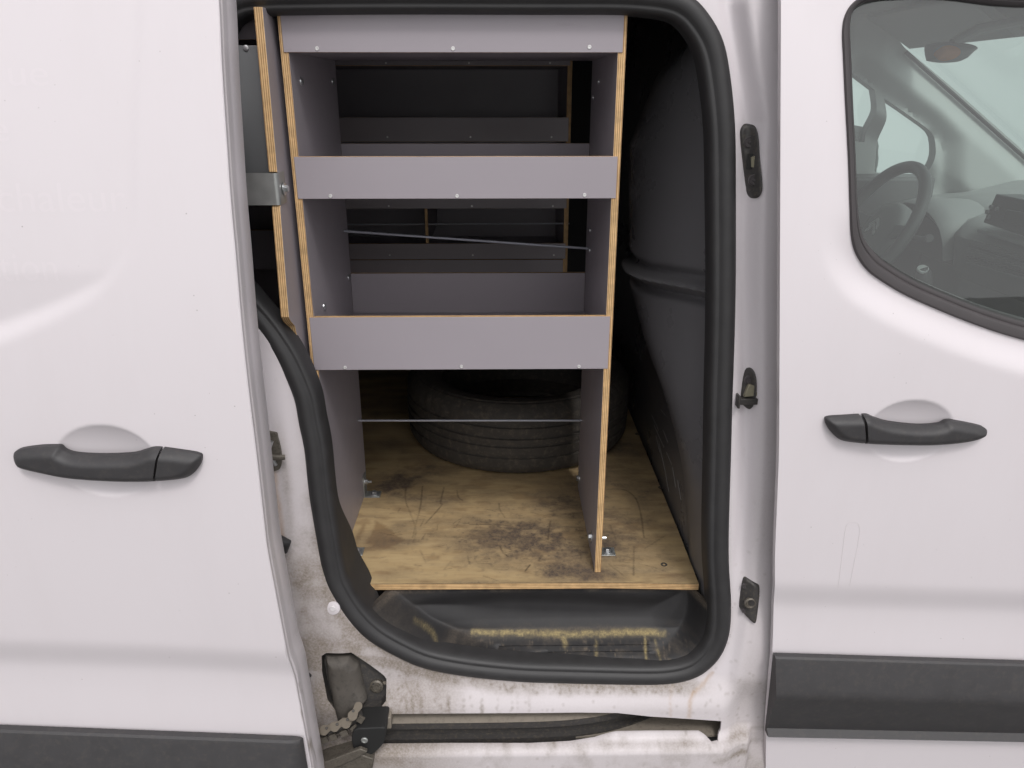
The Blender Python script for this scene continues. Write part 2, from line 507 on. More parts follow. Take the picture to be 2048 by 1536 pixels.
class MB:
    """collects shapes for one part"""

    def __init__(s):
        s.v, s.f, s.m = [], [], []

    def add(s, vs, fs, mi=0):
        n = len(s.v)
        s.v += [tuple(map(float, v)) for v in vs]
        s.f += [tuple(i + n for i in f) for f in fs]
        s.m += list(mi) if isinstance(mi, (list, tuple)) else [mi] * len(fs)
        return s

    def box(s, x0, x1, y0, y1, z0, z1, mi=0):
        v = [(x0, y0, z0), (x1, y0, z0), (x1, y1, z0), (x0, y1, z0), (x0, y0, z1), (x1, y0, z1), (x1, y1, z1), (x0, y1, z1)]
        f = [(0, 3, 2, 1), (4, 5, 6, 7), (0, 1, 5, 4), (2, 3, 7, 6), (3, 0, 4, 7), (1, 2, 6, 5)]
        return s.add(v, f, mi)

    def prism(s, poly, d0, d1, axis='Y', mi=0, mside=None):
        """poly in the plane across the axis; axis Y: (x,z), X: (y,z), Z: (x,y)"""
        def p3(a, b, d):
            return {'Y': (a, d, b), 'X': (d, a, b), 'Z': (a, b, d)}[axis]
        n = len(poly)
        v = [p3(a, b, d0) for a, b in poly] + [p3(a, b, d1) for a, b in poly]
        f = [tuple(range(n)), tuple(range(2 * n - 1, n - 1, -1))]
        mm = [mi, mi]
        for i in range(n):
            j = (i + 1) % n
            f.append((j, i, n + i, n + j))
            mm.append(mi if mside is None else mside)
        return s.add(v, f, mm)

    def tube(s, path, r, seg=10, caps=True, closed=False, mi=0):
        P = [Vector(p) for p in path]
        n = len(P)
        rs = r if isinstance(r, (list, tuple)) else [r] * n
        rings = []
        up = None
        for i in range(n):
            a = P[(i - 1) % n] if (closed or i > 0) else P[i]
            b = P[(i + 1) % n] if (closed or i < n - 1) else P[i]
            t = (b - a).normalized()
            if up is None:
                up = Vector((0, 0, 1)) if abs(t.z) < 0.9 else Vector((1, 0, 0))
            side = t.cross(up).normalized()
            up = side.cross(t).normalized()
            rings.append([P[i] + (side * math.cos(2 * math.pi * k / seg) + up * math.sin(2 * math.pi * k / seg)) * rs[i] for k in range(seg)])
        v = [p for ring in rings for p in ring]
        f = []
        m = n if closed else n - 1
        for i in range(m):
            for k in range(seg):
                a, b = i * seg + k, i * seg + (k + 1) % seg
                c, d = ((i + 1) % n) * seg + (k + 1) % seg, ((i + 1) % n) * seg + k
                f.append((a, b, c, d))
        if caps and not closed:
            f.append(tuple(range(seg - 1, -1, -1)))
            f.append(tuple((n - 1) * seg + k for k in range(seg)))
        return s.add(v, f, mi)

    def lathe(s, prof, origin, axis, seg=24, mi=0, cap=True):
        """prof: (radius, distance along axis)"""
        o, ax = Vector(origin), Vector(axis).normalized()
        e1 = ax.orthogonal().normalized()
        e2 = ax.cross(e1)
        v, f = [], []
        for r, d in prof:
            for k in range(seg):
                t = 2 * math.pi * k / seg
                v.append(o + ax * d + (e1 * math.cos(t) + e2 * math.sin(t)) * r)
        for i in range(len(prof) - 1):
            for k in range(seg):
                f.append((i * seg + k, i * seg + (k + 1) % seg, (i + 1) * seg + (k + 1) % seg, (i + 1) * seg + k))
        if cap:
            f.append(tuple(range(seg - 1, -1, -1)))
            f.append(tuple((len(prof) - 1) * seg + k for k in range(seg)))
        return s.add(v, f, mi)

    def loft(s, rows, mi=0, closed=False, flip=False):
        n = len(rows[0])
        v = [p for r in rows for p in r]
        f = []
        for i in range(len(rows) - 1):
            for k in range(n if closed else n - 1):
                q = (i * n + k, i * n + (k + 1) % n, (i + 1) * n + (k + 1) % n, (i + 1) * n + k)
                f.append(q[::-1] if flip else q)
        return s.add(v, f, mi)

    def me(s, name, mats, deg=35, bevel=0.0, fixn=True):
        me = mesh(name, s.v, s.f, mats, deg, s.m)
        if fixn or bevel:
            bm = bmesh.new(); bm.from_mesh(me)
            if fixn:
                bmesh.ops.recalc_face_normals(bm, faces=bm.faces)
            bm.to_mesh(me); bm.free()
            me.set_sharp_from_angle(angle=math.radians(deg))
        return me

    def build(s, name, mats, parent=None, deg=35, bevel=0.0, label=None, fixn=True, loc=None):
        o = link(name, s.me(name, mats, deg, fixn=fixn), parent, label, loc)
        if bevel:
            b = o.modifiers.new('edge', 'BEVEL')
            b.width = bevel; b.segments = 2; b.limit_method = 'ANGLE'; b.angle_limit = math.radians(40)
            b.harden_normals = False
        return o


def densify(loop, sp):
    out = []
    n = len(loop)
    for i in range(n):
        a, b = np.array(loop[i], float), np.array(loop[(i + 1) % n], float)
        k = max(1, int(round(np.linalg.norm(b - a) / sp)))
        for j in range(k):
            out.append(a + (b - a) * j / k)
    return np.array(out)


def sheet(name, outline, holes, sp, to3, mats, parent=None, rim=0.0, rim_dir=(0, 1, 0), deg=40, attrs=None, label=None, flip=False, holerim=None, fine=None):
    """triangulated surface over a 2D outline with holes; to3(a, b) gives the 3D points.
    rim: edge turned back by that much.  fine: (polygon, spacing) denser areas"""
    loops = [densify(outline, sp)] + [densify(h, sp) for h in holes]
    edges, pts = [], []
    for l in loops:
        b = len(pts)
        pts += list(l)
        edges += [(b + i, b + (i + 1) % len(l)) for i in range(len(l))]
    bnd = np.array(pts)
    lo, hi = loops[0].min(0), loops[0].max(0)

    def grid(l, h, s):
        ga = np.arange(l[0] + s / 2, h[0], s); gb = np.arange(l[1] + s / 2, h[1], s)
        A, B = np.meshgrid(ga, gb)
        A = A + (np.arange(len(gb)) % 2)[:, None] * s * 0.5
        return np.stack([A.ravel(), B.ravel()], 1)
    G = grid(lo, hi, sp)
    S = np.full(len(G), sp)
    for poly, s in (fine or []):
        poly = np.array(poly)
        G, S = G[~pip(G, poly)], S[~pip(G, poly)]
        g2 = grid(poly.min(0), poly.max(0), s)
        g2 = g2[pip(g2, poly)]
        G = np.concatenate([G, g2]); S = np.concatenate([S, np.full(len(g2), s)])
    keep = pip(G, loops[0])
    for h in loops[1:]:
        keep &= ~pip(G, h)
    G, S = G[keep], S[keep]
    near = np.full(len(G), 1e9)
    for i in range(0, len(bnd), 64):
        d = np.hypot(G[:, None, 0] - bnd[None, i:i + 64, 0], G[:, None, 1] - bnd[None, i:i + 64, 1]).min(1)
        near = np.minimum(near, d)
    G = G[near > 0.55 * S]
    allp = [Vector((float(p[0]), float(p[1]))) for p in pts] + [Vector((float(p[0]), float(p[1]))) for p in G]
    v2, e2, f2, ov, _, _ = delaunay_2d_cdt(allp, edges, [], 1, 1e-7)
    v2 = np.array([(p.x, p.y) for p in v2])
    f2 = np.array([f for f in f2 if len(f) == 3])
    cen = v2[f2].mean(1)
    ok = np.ones(len(cen), bool)
    for h in loops[1:]:
        ok &= ~pip(cen, h)
    f2 = f2[ok]
    a = v2[f2]
    area = (a[:, 1, 0] - a[:, 0, 0]) * (a[:, 2, 1] - a[:, 0, 1]) - (a[:, 2, 0] - a[:, 0, 0]) * (a[:, 1, 1] - a[:, 0, 1])
    f2[area < 0] = f2[area < 0][:, ::-1]
    f2 = f2[np.abs(area) > 1e-12]
    if flip:
        f2 = f2[:, ::-1]
    V = to3(v2[:, 0], v2[:, 1])
    V = np.stack([np.broadcast_to(c, (len(v2),)) for c in V], 1)
    F = [tuple(f) for f in f2]
    at_v = {k: np.asarray(fn(v2[:, 0], v2[:, 1])) for k, fn in (attrs or {}).items()}
    if rim:
        inv = {}
        for i, o in enumerate(ov):
            for q in o:
                inv[q] = i
        base = 0
        extra = []
        for li, l in enumerate(loops):
            if li > 0 and holerim is False:
                base += len(l); continue
            ids = [inv[base + i] for i in range(len(l))]
            base += len(l)
            n0 = len(V) + len(extra)
            for i in ids:
                extra.append(V[i] + np.array(rim_dir) * rim)
            m = len(ids)
            for k in range(m):
                q = (ids[k], n0 + k, n0 + (k + 1) % m, ids[(k + 1) % m])
                F.append(q)
            for kk in at_v:
                at_v[kk] = np.concatenate([at_v[kk], at_v[kk][ids]])
        V = np.concatenate([V, np.array(extra)])
    me = mesh(name, V, F, mats, deg, attrs=at_v)
    bm = bmesh.new(); bm.from_mesh(me)
    bmesh.ops.delete(bm, geom=[v for v in bm.verts if not v.link_faces], context='VERTS')
    bm.to_mesh(me); bm.free()
    me.set_sharp_from_angle(angle=math.radians(deg))
    return link(name, me, parent, label)


def pillow(outline, sp, height, yf, power=0.5, width=None, back=0.01, shape=None):
    """solid with a domed face: outline in (x,z); returns to3 for sheet()"""
    O = np.array(outline)

    def to3(a, b):
        P = np.stack([a, b], 1)
        d = seg_dist(P, O, True)
        w = width or d.max()
        t = np.clip(d / w, 0, 1)
        h = height * (1 - (1 - t) ** 2) ** power
        if shape is not None:
            h = h * shape(a, b)
        return a, yf(a, b) - h, b
    return to3


def hexbolt(name, parent, loc, axis, r=0.0065, label=None, washer=True, stud=0.0):
    b = MB()
    if washer:
        b.lathe([(r * 1.75, 0.0), (r * 1.75, 0.0014)], loc, axis, 20)
    p = Vector(loc) + Vector(axis).normalized() * 0.0014
    b.lathe([(r, 0), (r, 0.0045), (r * 0.85, 0.0055)], p, axis, 6)
    if stud:
        b.lathe([(r * 0.5, 0.0055), (r * 0.5, 0.0055 + stud)], p, axis, 10)
    return b.build(name, MAT['steel'], parent, 30, label=label)


_screw = MB().lathe([(0.0031, 0.0), (0.0031, 0.0006), (0.0026, 0.0013), (0.0013, 0.0013), (0.0012, 0.0004)], (0, 0, 0), (0, -1, 0), 16)
SCREW = _screw.me('screw', MAT['screw'], 40)
SCREW_SMALL = MB().lathe([(0.0024, 0.0), (0.0022, 0.0009), (0.001, 0.0009), (0.0009, 0.0003)], (0, 0, 0), (0, -1, 0), 12).me('screw_small', MAT['screw'], 40)


def screw(parent, p, small=False):
    return link('screw', SCREW_SMALL if small else SCREW, parent, loc=Vector(p))


def board(name, parent, x0, x1, y0, y1, z0, z1, thin, label=None):
    """plywood board: laminate on the two faces across the thin axis, layered edge elsewhere"""
    b = MB().box(x0, x1, y0, y1, z0, z1)
    e = {'X': 'ply_x', 'Y': 'ply_y', 'Z': 'ply_z'}[thin]
    b.m = {'X': [1, 1, 1, 1, 0, 0], 'Y': [1, 1, 0, 0, 1, 1], 'Z': [0, 0, 1, 1, 1, 1]}[thin]
    return b.build(name, [MAT['lam'], MAT[e]], parent, 30, bevel=0.0005, label=label, fixn=False)


# ------------------------------------------------------------------ the ground it stands on
g = MB()
g.box(-9, 9, -9, 9, -0.2, 0.0)
tag(g.build('ground', MAT['ground']), kind='structure')

# ================================================================== THE VAN
VAN = thing('van', 'white panel van with its side door slid open, shelving visible inside', 'van', (0.0, 0.7, 0.0))


def y_open(z):
    return np.interp(z, [0.25, 0.44, 0.74, 1.02, 1.41, 1.57, 1.75], [0.045, 0.05, 0.07, 0.09, 0.12, 0.135, 0.155])


# door opening: outer edge of the rubber seal, clockwise from the top left
OPEN_PX = [(455, -14), (520, -28), (620, -30), (900, -32), (1150, -32), (1270, -30), (1340, -22), (1386, 0), (1420, 36), (1444, 84), (1459, 145), (1467, 230),
           (1470, 340), (1469, 500), (1466, 700), (1462, 850), (1458, 1000), (1457, 1120), (1460, 1205), (1458, 1260), (1445, 1300), (1424, 1330), (1388, 1354),
           (1331, 1366), (1231, 1367), (1103, 1364), (1020, 1360), (936, 1351), (851, 1334), (794, 1311), (737, 1277), (694, 1237), (665, 1191), (647, 1146),
           (630, 1045), (618, 968), (609, 892), (598, 842), (588, 795), (570, 747), (547, 706), (518, 663), (480, 622), (435, 565), (400, 470), (385, 300), (390, 130), (415, 30)]
_op3 = [on(x, y, lambda a, b: y_open(b)) for x, y in OPEN_PX]
OPEN = catmull([(p[0], p[2]) for p in _op3], 5, True)      # (x, z) loop
OPEN = np.array(OPEN)


def inset(loop, d):
    """move a loop towards its inside"""
    L = np.array(loop)
    t = np.roll(L, -1, 0) - np.roll(L, 1, 0)
    t /= np.linalg.norm(t, axis=1)[:, None] + 1e-12
    n = np.stack([t[:, 1], -t[:, 0]], 1)      # loop runs clockwise: inside is to the right
    return L + n * d


# --- body side with the opening and the slot of the lower rail
def body_y(x, z):
    x = np.asarray(x, float); z = np.asarray(z, float)
    y = y_open(z).astype(float)
    # middle pillar: flat next to the seal, a shallow groove, then out to the front door
    xs = np.interp(z, [0.44, 0.6, 1.02, 1.41, 1.57], [0.39, 0.395, 0.373, 0.346, 0.30])
    t = x - xs
    wob = 0.006 * np.sin((z - 0.6) * 7.0)
    step = smooth(0.026 + wob, 0.048 + wob, t)
    y = y - (y - 0.045 - 0.5 * (y_open(z) - 0.08)) * 0.42 * step
    y = y + 0.006 * np.exp(-((t - 0.022 - wob) / 0.010) ** 2) * smooth(0.62, 0.72, z)
    # rear pillar: swells out away from the seal
    y = y - 0.012 * smooth(0.02, 0.10, -0.30 - x + 0.10 * (1 - smooth(0.5, 0.8, z)))
    # sill: rolls outwards below the opening
    low = smooth(0.450, 0.385, z)
    y = y - low * (y - 0.028 - 0.022 * smooth(0.40, 0.45, x))
    ledge = smooth(0.335, 0.312, z) * smooth(0.475, 0.455, x)
    y = y - ledge * 0.028
    return y


def by3(a, b):
    return a, body_y(a, b), b


SLOT_PX = [(724, 1431), (780, 1428), (900, 1427), (1075, 1426), (1160, 1425), (1235, 1426), (1300, 1433), (1380, 1438), (1443, 1442), (1441, 1460), (1436, 1484), (1424, 1487), (1412, 1474), (1398, 1465),
           (1300, 1465), (1235, 1466), (1190, 1478), (1140, 1486), (1060, 1490), (900, 1490), (780, 1491), (735, 1492)]
SLOT = xz(SLOT_PX, body_y)
POCKET_PX = [(643, 1312), (652, 1306), (703, 1305), (768, 1351), (773, 1358), (772, 1402), (760, 1417), (730, 1420), (670, 1420), (655, 1400), (644, 1345)]
POCKET = xz(POCKET_PX, body_y)


def jamb_wear(x, z):
    P = np.stack([x, z], 1)
    d = seg_dist(P, OPEN, True)
    n0 = fbm(x * 9, z * 9, 3); n1 = fbm(x * 34, z * 26, 5); n2 = fbm(x * 150 + 9, z * 7, 4); n3 = fbm(x * 210, z * 210, 3)
    low = smooth(0.95, 0.50, z)
    left = smooth(-0.05, -0.25, x - 0.15 * (0.6 - z))
    w = 0.42 * np.exp(-d / 0.007) * (0.25 + 0.75 * low) * (0.3 + n1)
    w += smooth(0.46, 0.43, z) * (0.10 + 0.14 * n0)
    w += left * low * (0.46 + 0.48 * smooth(0.40, 0.75, n0 * 0.5 + n1 * 0.5))
    w += left * smooth(1.02, 0.8, z) * 0.30 * np.exp(-d / 0.02) * n1
    # grime band right below the seal and drip streaks on the sill
    zs = np.interp(x, [-0.25, -0.12, 0.0, 0.3], [0.50, 0.465, 0.440, 0.437])
    band = smooth(zs + 0.004, zs - 0.004, z) * smooth(zs - 0.030, zs - 0.014, z + 0.006 * (n1 - 0.5))
    w += band * (0.16 + 0.40 * n1 + 0.25 * smooth(0.5, 0.7, n3)) * smooth(0.40, 0.33, x)
    st = smooth(0.60, 0.74, n2) * smooth(0.360, 0.385, z) * smooth(0.425, 0.395, z) * smooth(0.10, 0.0, x)
    w += 0.55 * st
    # ledge below the slot
    w += smooth(0.345, 0.33, z) * (0.06 + 0.25 * smooth(0.42, 0.75, n1))
    w += 0.30 * np.exp(-((z - 0.322) / 0.004) ** 2) * (0.3 + n1)
    # dust in the pillar
    w += smooth(0.40, 0.45, x) * 0.20 * (0.4 + n0)
    w += 0.30 * smooth(0.76, 0.82, n3) * (0.15 + low * 0.6)
    q = on(1480, 1505, body_y)
    w += 0.8 * np.exp(-(((x - q[0]) / 0.03) ** 2 + ((z - q[2]) / 0.006) ** 2)) * (0.3 + n1)
    for px, py, sx, sz, a in ((560, 905, 0.010, 0.05, 0.35), (575, 1000, 0.008, 0.06, 0.4), (600, 1130, 0.02, 0.06, 0.3), (630, 1300, 0.03, 0.03, 0.55), (690, 1290, 0.04, 0.02, 0.3), (650, 1380, 0.02, 0.04, 0.35)):
        q = on(px, py, body_y)
        w += a * np.exp(-(((x - q[0]) / sx) ** 2 + ((z - q[2]) / sz) ** 2)) * (0.5 + n1)
    return np.clip(w, 0, 0.85)


def jamb_rust(x, z):
    P = np.stack([x, z], 1)
    r = np.zeros(len(x))
    for pts, wd, a in (([(1425, 1345), (1405, 1370), (1385, 1388), (1380, 1405), (1378, 1435)], 0.0032, 0.55),
                       ([(1345, 1375), (1340, 1395), (1341, 1432)], 0.0022, 0.35),
                       ([(548, 935), (553, 985), (562, 1040), (565, 1090)], 0.004, 0.6)):
        line = [(on(px, py, body_y)[0], on(px, py, body_y)[2]) for px, py in pts]
        r = np.maximum(r, a * np.exp(-(seg_dist(P, line) / wd) ** 2) * (0.4 + 0.9 * fbm(x * 120, z * 60, 3)))
    return np.clip(r, 0, 0.85)


HOLE = [tuple(p) for p in inset(OPEN, 0.006)]
body = sheet('body_side', [(-0.62, 0.22), (0.545, 0.22), (0.545, 0.98), (0.488, 1.05), (0.488, 1.74), (-0.62, 1.74)], [HOLE, SLOT, POCKET], 0.0048, by3, MAT['jamb'], VAN, rim=0.005,
             attrs={'wear': jamb_wear, 'rust': jamb_rust}, label='dirty white door jamb and sill round the open side door', deg=50)

# --- rubber seal round the opening
PROF = [(-0.001, 0.006), (-0.002, 0.001), (0.000, -0.0035), (0.005, -0.0070), (0.011, -0.0085), (0.017, -0.0078), (0.0215, -0.0052), (0.0240, -0.0022), (0.0258, -0.0012),
        (0.0280, -0.0020), (0.0310, -0.0008), (0.0340, 0.0030), (0.0360, 0.0095), (0.0372, 0.018), (0.038, 0.034)]
rows = []
for a, bb in PROF:
    L = inset(OPEN, a)
    last = 1.0 if bb > 0.03 else 0.0
    wob_ = 0.0012 * np.sin(np.arange(len(L)) * 0.21) + 0.0008 * np.sin(np.arange(len(L)) * 0.57 + 1)
    dp_ = last * 0.065 * smooth(0.0, -0.12, OPEN[:, 0]) * smooth(0.80, 0.66, OPEN[:, 1]) * smooth(0.50, 0.60, OPEN[:, 1])
    rows.append([(p[0] + w_ * 0.5, float(y_open(o[1])) + bb + e_, p[1] + w_ * 0.4) for p, o, w_, e_ in zip(L, OPEN, wob_, dp_)])
MB().loft(rows, closed=True, flip=False).build('door_seal', MAT['rubber'], VAN, 60, label='thick black rubber seal round the side door opening')

# --- rail slot: dusty channel and black guide rail bending inwards at its front end
ch = MB()
zb, zt = 0.315, 0.425
ch.box(-0.36, 0.42, 0.098, 0.103, zb, zt)
ch.box(-0.36, 0.42, 0.040, 0.098, zb - 0.004, zb)
ch.box(-0.36, 0.42, 0.060, 0.098, zt, zt + 0.004)
ch.box(0.42, 0.424, 0.062, 0.10, zb, zt - 0.02)
ch.build('rail_channel', MAT['tan'], VAN)
rail_path = [(700, 0.034), (800, 0.034), (1000, 0.034), (1100, 0.036), (1160, 0.041), (1215, 0.051), (1265, 0.068), (1310, 0.090)]
rp = [(at(x, 1460, Y)[0], Y) for x, Y in rail_path]
rp = catmull(rp, 6)


def rail_row(dy, z):
    return [(p[0], p[1] + dy, z) for p in rp]


zr0, zr1 = at(900, 1488, 0.034)[2], at(900, 1447, 0.034)[2]
prof = [(0.030, zr0), (0.0, zr0), (0.0, zr0 + 0.012), (0.012, zr0 + 0.013), (0.012, zr1 - 0.014), (0.0, zr1 - 0.013), (0.0, zr1), (0.030, zr1)]
MB().loft([rail_row(dy, z) for dy, z in prof], flip=True).build('guide_rail', MAT['hard'], VAN, 25, fixn=False, label='grimy black guide rail of the sliding door')
lipz = zr1 + 0.001
rl = MB()
for k in range(len(rp) - 1):
    pass
rl.loft([rail_row(0.0, lipz), rail_row(0.03, lipz + 0.010), rail_row(0.03, lipz + 0.014)])
rl.build('rail_flange', MAT['tan'], VAN, 25)

# --- stops and strikers on the pillar
def pillar_plate(name, pts, bosses, hole=None, label=None, h=0.007, mat='hard'):
    poly = catmull([(on(x, y, body_y)[0], on(x, y, body_y)[2]) for x, y in pts], 4, True)
    base = lambda a, b: body_y(a, b)
    o = sheet(name, poly, [], 0.0016, pillow(poly, 0.0016, h, base, 0.5, 0.005), MAT[mat], VAN, rim=0.006, label=label, deg=60)
    for i, (bx, by, r) in enumerate(bosses):
        p = on(bx, by, body_y)
        MB().lathe([(r, -0.002), (r, 0.0012), (r * 0.86, 0.0022), (r * 0.74, 0.0012), (r * 0.3, 0.0010), (r * 0.22, 0.0024)], (p[0], p[1] - h, p[2]), (0, -1, 0.1), 20).build('fixing_boss', MAT['rubber_grey'], o, 30)
    return o


pp = pillar_plate('striker_plate', [(1480, 275), (1481, 258), (1488, 248), (1500, 248), (1511, 254), (1517, 275), (1520, 320), (1525, 370), (1522, 388), (1514, 396), (1502, 396), (1494, 388), (1491, 372), (1485, 325)],
                  [(1496, 284, 0.0085), (1505, 359, 0.0085)], label='long black oval plate high on the pillar')
p = on(1501, 322, body_y)
MB().box(p[0] - 0.008, p[0] + 0.008, p[1] - 0.0085, p[1] - 0.006, p[2] - 0.011, p[2] + 0.011).build('recess', MAT['dark'], pp)
MB().prism([(p[0] - 0.001, p[2] - 0.008), (p[0] + 0.006, p[2] - 0.009), (p[0] + 0.006, p[2] + 0.004), (p[0] + 0.002, p[2] + 0.008), (p[0] - 0.003, p[2] + 0.006)], p[1] - 0.011, p[1] - 0.0085).build('catch', MAT['brass'], pp)
pp = pillar_plate('latch_plate', [(1488, 745), (1492, 737), (1500, 735), (1508, 742), (1513, 760), (1513, 785), (1508, 808), (1499, 818), (1488, 812), (1481, 800), (1483, 775), (1485, 760)],
                  [(1496, 757, 0.008)], label='black latch striker with a hook, middle of the pillar')
p = on(1497, 775, body_y)
MB().prism([(p[0] - 0.010, p[2] - 0.012), (p[0] + 0.013, p[2] - 0.010), (p[0] + 0.006, p[2] + 0.008), (p[0] - 0.004, p[2] + 0.010)], p[1] - 0.013, p[1] - 0.005).build('striker_wedge', MAT['brass'], pp, bevel=0.001)
p = on(1492, 796, body_y)
MB().box(p[0] - 0.016, p[0] + 0.014, p[1] - 0.018, p[1] - 0.008, p[2] - 0.005, p[2] + 0.005).box(p[0] - 0.019, p[0] - 0.0155, p[1] - 0.022, p[1] - 0.004, p[2] - 0.010, p[2] + 0.011).build('hook', MAT['hard'], pp, bevel=0.0008)
pp = pillar_plate('guide_plate', [(1485, 1158), (1489, 1153), (1497, 1157), (1514, 1167), (1519, 1175), (1517, 1205), (1512, 1240), (1506, 1244), (1496, 1236), (1480, 1217), (1478, 1205), (1481, 1180)],
                  [(1487, 1167, 0.005), (1486, 1216, 0.005)], label='small black guide plate with a hole, low on the pillar')
p = on(1498, 1201, body_y)
MB().lathe([(0.0105, -0.002), (0.0105, 0.002), (0.008, 0.0035), (0.006, 0.001), (0.0055, -0.003)], (p[0], p[1] - 0.007, p[2]), (0, -1, 0.1), 24).build('guide_ring', MAT['oily'], pp)

# --- latch parts on the rear pillar
p = on(548, 900, body_y)
lt = sheet('rear_latch', [(a, b) for a, b in catmull([(p[0] - 0.03, p[2] + 0.03), (p[0] + 0.004, p[2] + 0.032), (p[0] + 0.009, p[2] + 0.02), (p[0] + 0.012, p[2] - 0.006), (p[0] + 0.010, p[2] - 0.026), (p[0] + 0.002, p[2] - 0.034), (p[0] - 0.03, p[2] - 0.034)], 4, True)], [], 0.002,
           lambda a, b: (a, body_y(a, b) - 0.006, b), MAT['oily'], VAN, rim=0.008, deg=40)
MB().tube([(p[0] - 0.02, p[1] - 0.012, p[2] - 0.004), (p[0] + 0.010, p[1] - 0.016, p[2] - 0.006), (p[0] + 0.021, p[1] - 0.013, p[2] - 0.007)], [0.007, 0.005, 0.0042], 10).build('latch_bolt', MAT['oily'], lt)
MB().tube([(p[0] + 0.002, p[1] - 0.012, p[2] + 0.022), (p[0] - 0.004, p[1] - 0.014, p[2] + 0.004), (p[0] + 0.004, p[1] - 0.012, p[2] - 0.022)], 0.003, 8).build('latch_pawl', MAT['steel'], lt)
p = on(567, 1078, body_y)
MB().tube([(p[0] - 0.03, p[1] - 0.02, p[2] + 0.016), (p[0] - 0.004, p[1] - 0.02, p[2] + 0.010), (p[0] + 0.010, p[1] - 0.016, p[2] + 0.002), (p[0] + 0.004, p[1] - 0.012, p[2] - 0.018)], [0.012, 0.011, 0.008, 0.004], 12).build('rubber_stop', MAT['rubber'], VAN, 50, label='black rubber stop beside the sliding door edge')
p = on(666, 1216, body_y)
pl = MB().lathe([(0.0125, -0.002), (0.0125, 0.001), (0.008, 0.0022)], p, (0, -1, 0.15), 20).build('blanking_plug', MAT['jamb'], VAN)
MB().lathe([(0.0055, 0.0), (0.0055, 0.003), (0.0045, 0.004)], p, (0, -1, 0.15), 18).build('plug_cap', MAT['white'], pl)
p = on(618, 1336, body_y)
MB().tube([(p[0] - 0.016, p[1] - 0.02, p[2]), (p[0] + 0.002, p[1] - 0.02, p[2]), (p[0] + 0.009, p[1] - 0.02, p[2] + 0.001)], [0.009, 0.0075, 0.0015], 12).build('rubber_stud', MAT['rubber'], VAN, 60)

# --- pocket with the cable guide, the roller arm and its chain
pk = MB()
inner = inset(POCKET if True else POCKET, 0.0)
P0 = [(x, float(body_y(np.array([x]), np.array([z]))[0]), z) for x, z in POCKET]
pk.loft([[(x, y + 0.001, z) for x, y, z in P0], [(x, y + 0.022, z) for x, y, z in P0]], closed=True)
pk.add([(x, y + 0.022, z) for x, y, z in P0], [tuple(range(len(P0)))])
pkt = pk.build('arm_pocket', MAT['hard'], VAN, 30, label='dirty black pocket of the door roller arm')
blk = [(on(x, y, body_y)[0], on(x, y, body_y)[2]) for x, y in [(650, 1319), (696, 1319), (716, 1335), (724, 1370), (732, 1405), (724, 1416), (708, 1424), (700, 1440), (684, 1452), (674, 1446), (664, 1405), (654, 1360)]]
sheet('cable_cover', blk, [], 0.0022, pillow(blk, 0.002, 0.016, lambda a, b: body_y(a, b) + 0.008, 0.6, 0.016), plain('dusty_cover_plastic', (0.085, 0.075, 0.065), 0.7, var=0.3, vscale=40, grime=(0.04, 0.036, 0.032)), pkt, rim=0.012, deg=60)
p = on(751, 1384, body_y)
MB().lathe([(0.0125, -0.004), (0.0125, 0.004), (0.0095, 0.006), (0.0085, 0.002), (0.004, 0.002), (0.003, 0.006)], (p[0], p[1] + 0.016, p[2]), (0, -1, 0.25), 22).build('grommet', MAT['oily'], pkt)

arm = MB()
arm_pts = [(600, 1520), (660, 1497), (720, 1480), (752, 1492), (750, 1510), (735, 1522), (715, 1530), (690, 1560), (600, 1590)]
arm.prism([(at(x, y, 0.0)[0], at(x, y, 0.0)[2]) for x, y in arm_pts], -0.03, 0.005)
armo = arm.build('roller_arm', MAT['oily'], VAN, 30, bevel=0.002, label='oily steel roller arm carrying the sliding door')
rib = [(at(x, y, -0.035)[0], at(x, y, -0.035)[2]) for x, y in [(600, 1545), (655, 1522), (720, 1497), (735, 1503), (715, 1516), (660, 1540), (600, 1566)]]
MB().prism(rib, -0.036, -0.028).build('arm_rib', MAT['oily'], armo, 30, bevel=0.0015)
car = MB()
cp = catmull([(at(x, y, -0.02)[0], at(x, y, -0.02)[2]) for x, y in [(704, 1470), (712, 1457), (735, 1455), (768, 1454), (771, 1462), (769, 1482), (756, 1498), (738, 1510), (718, 1507), (706, 1492)]], 4, True)
car.prism([tuple(q) for q in cp], -0.022, 0.030)
caro = car.build('roller_carriage', MAT['dark'], armo, 40, bevel=0.0025)
p = at(729, 1480, -0.022)
MB().lathe([(0.0062, -0.002), (0.0062, 0.0015), (0.0050, 0.0024), (0.0035, 0.0024), (0.003, 0.0015)], p, (0, -1, 0), 18).build('pivot_pin', MAT['galv'], armo)
blk2 = [(at(x, y, 0.02)[0], at(x, y, 0.02)[2]) for x, y in [(722, 1434), (735, 1428), (782, 1429), (784, 1451), (722, 1453)]]
MB().prism(blk2, 0.012, 0.05).build('carriage_slider', MAT['tan'], armo, 30, bevel=0.0015)

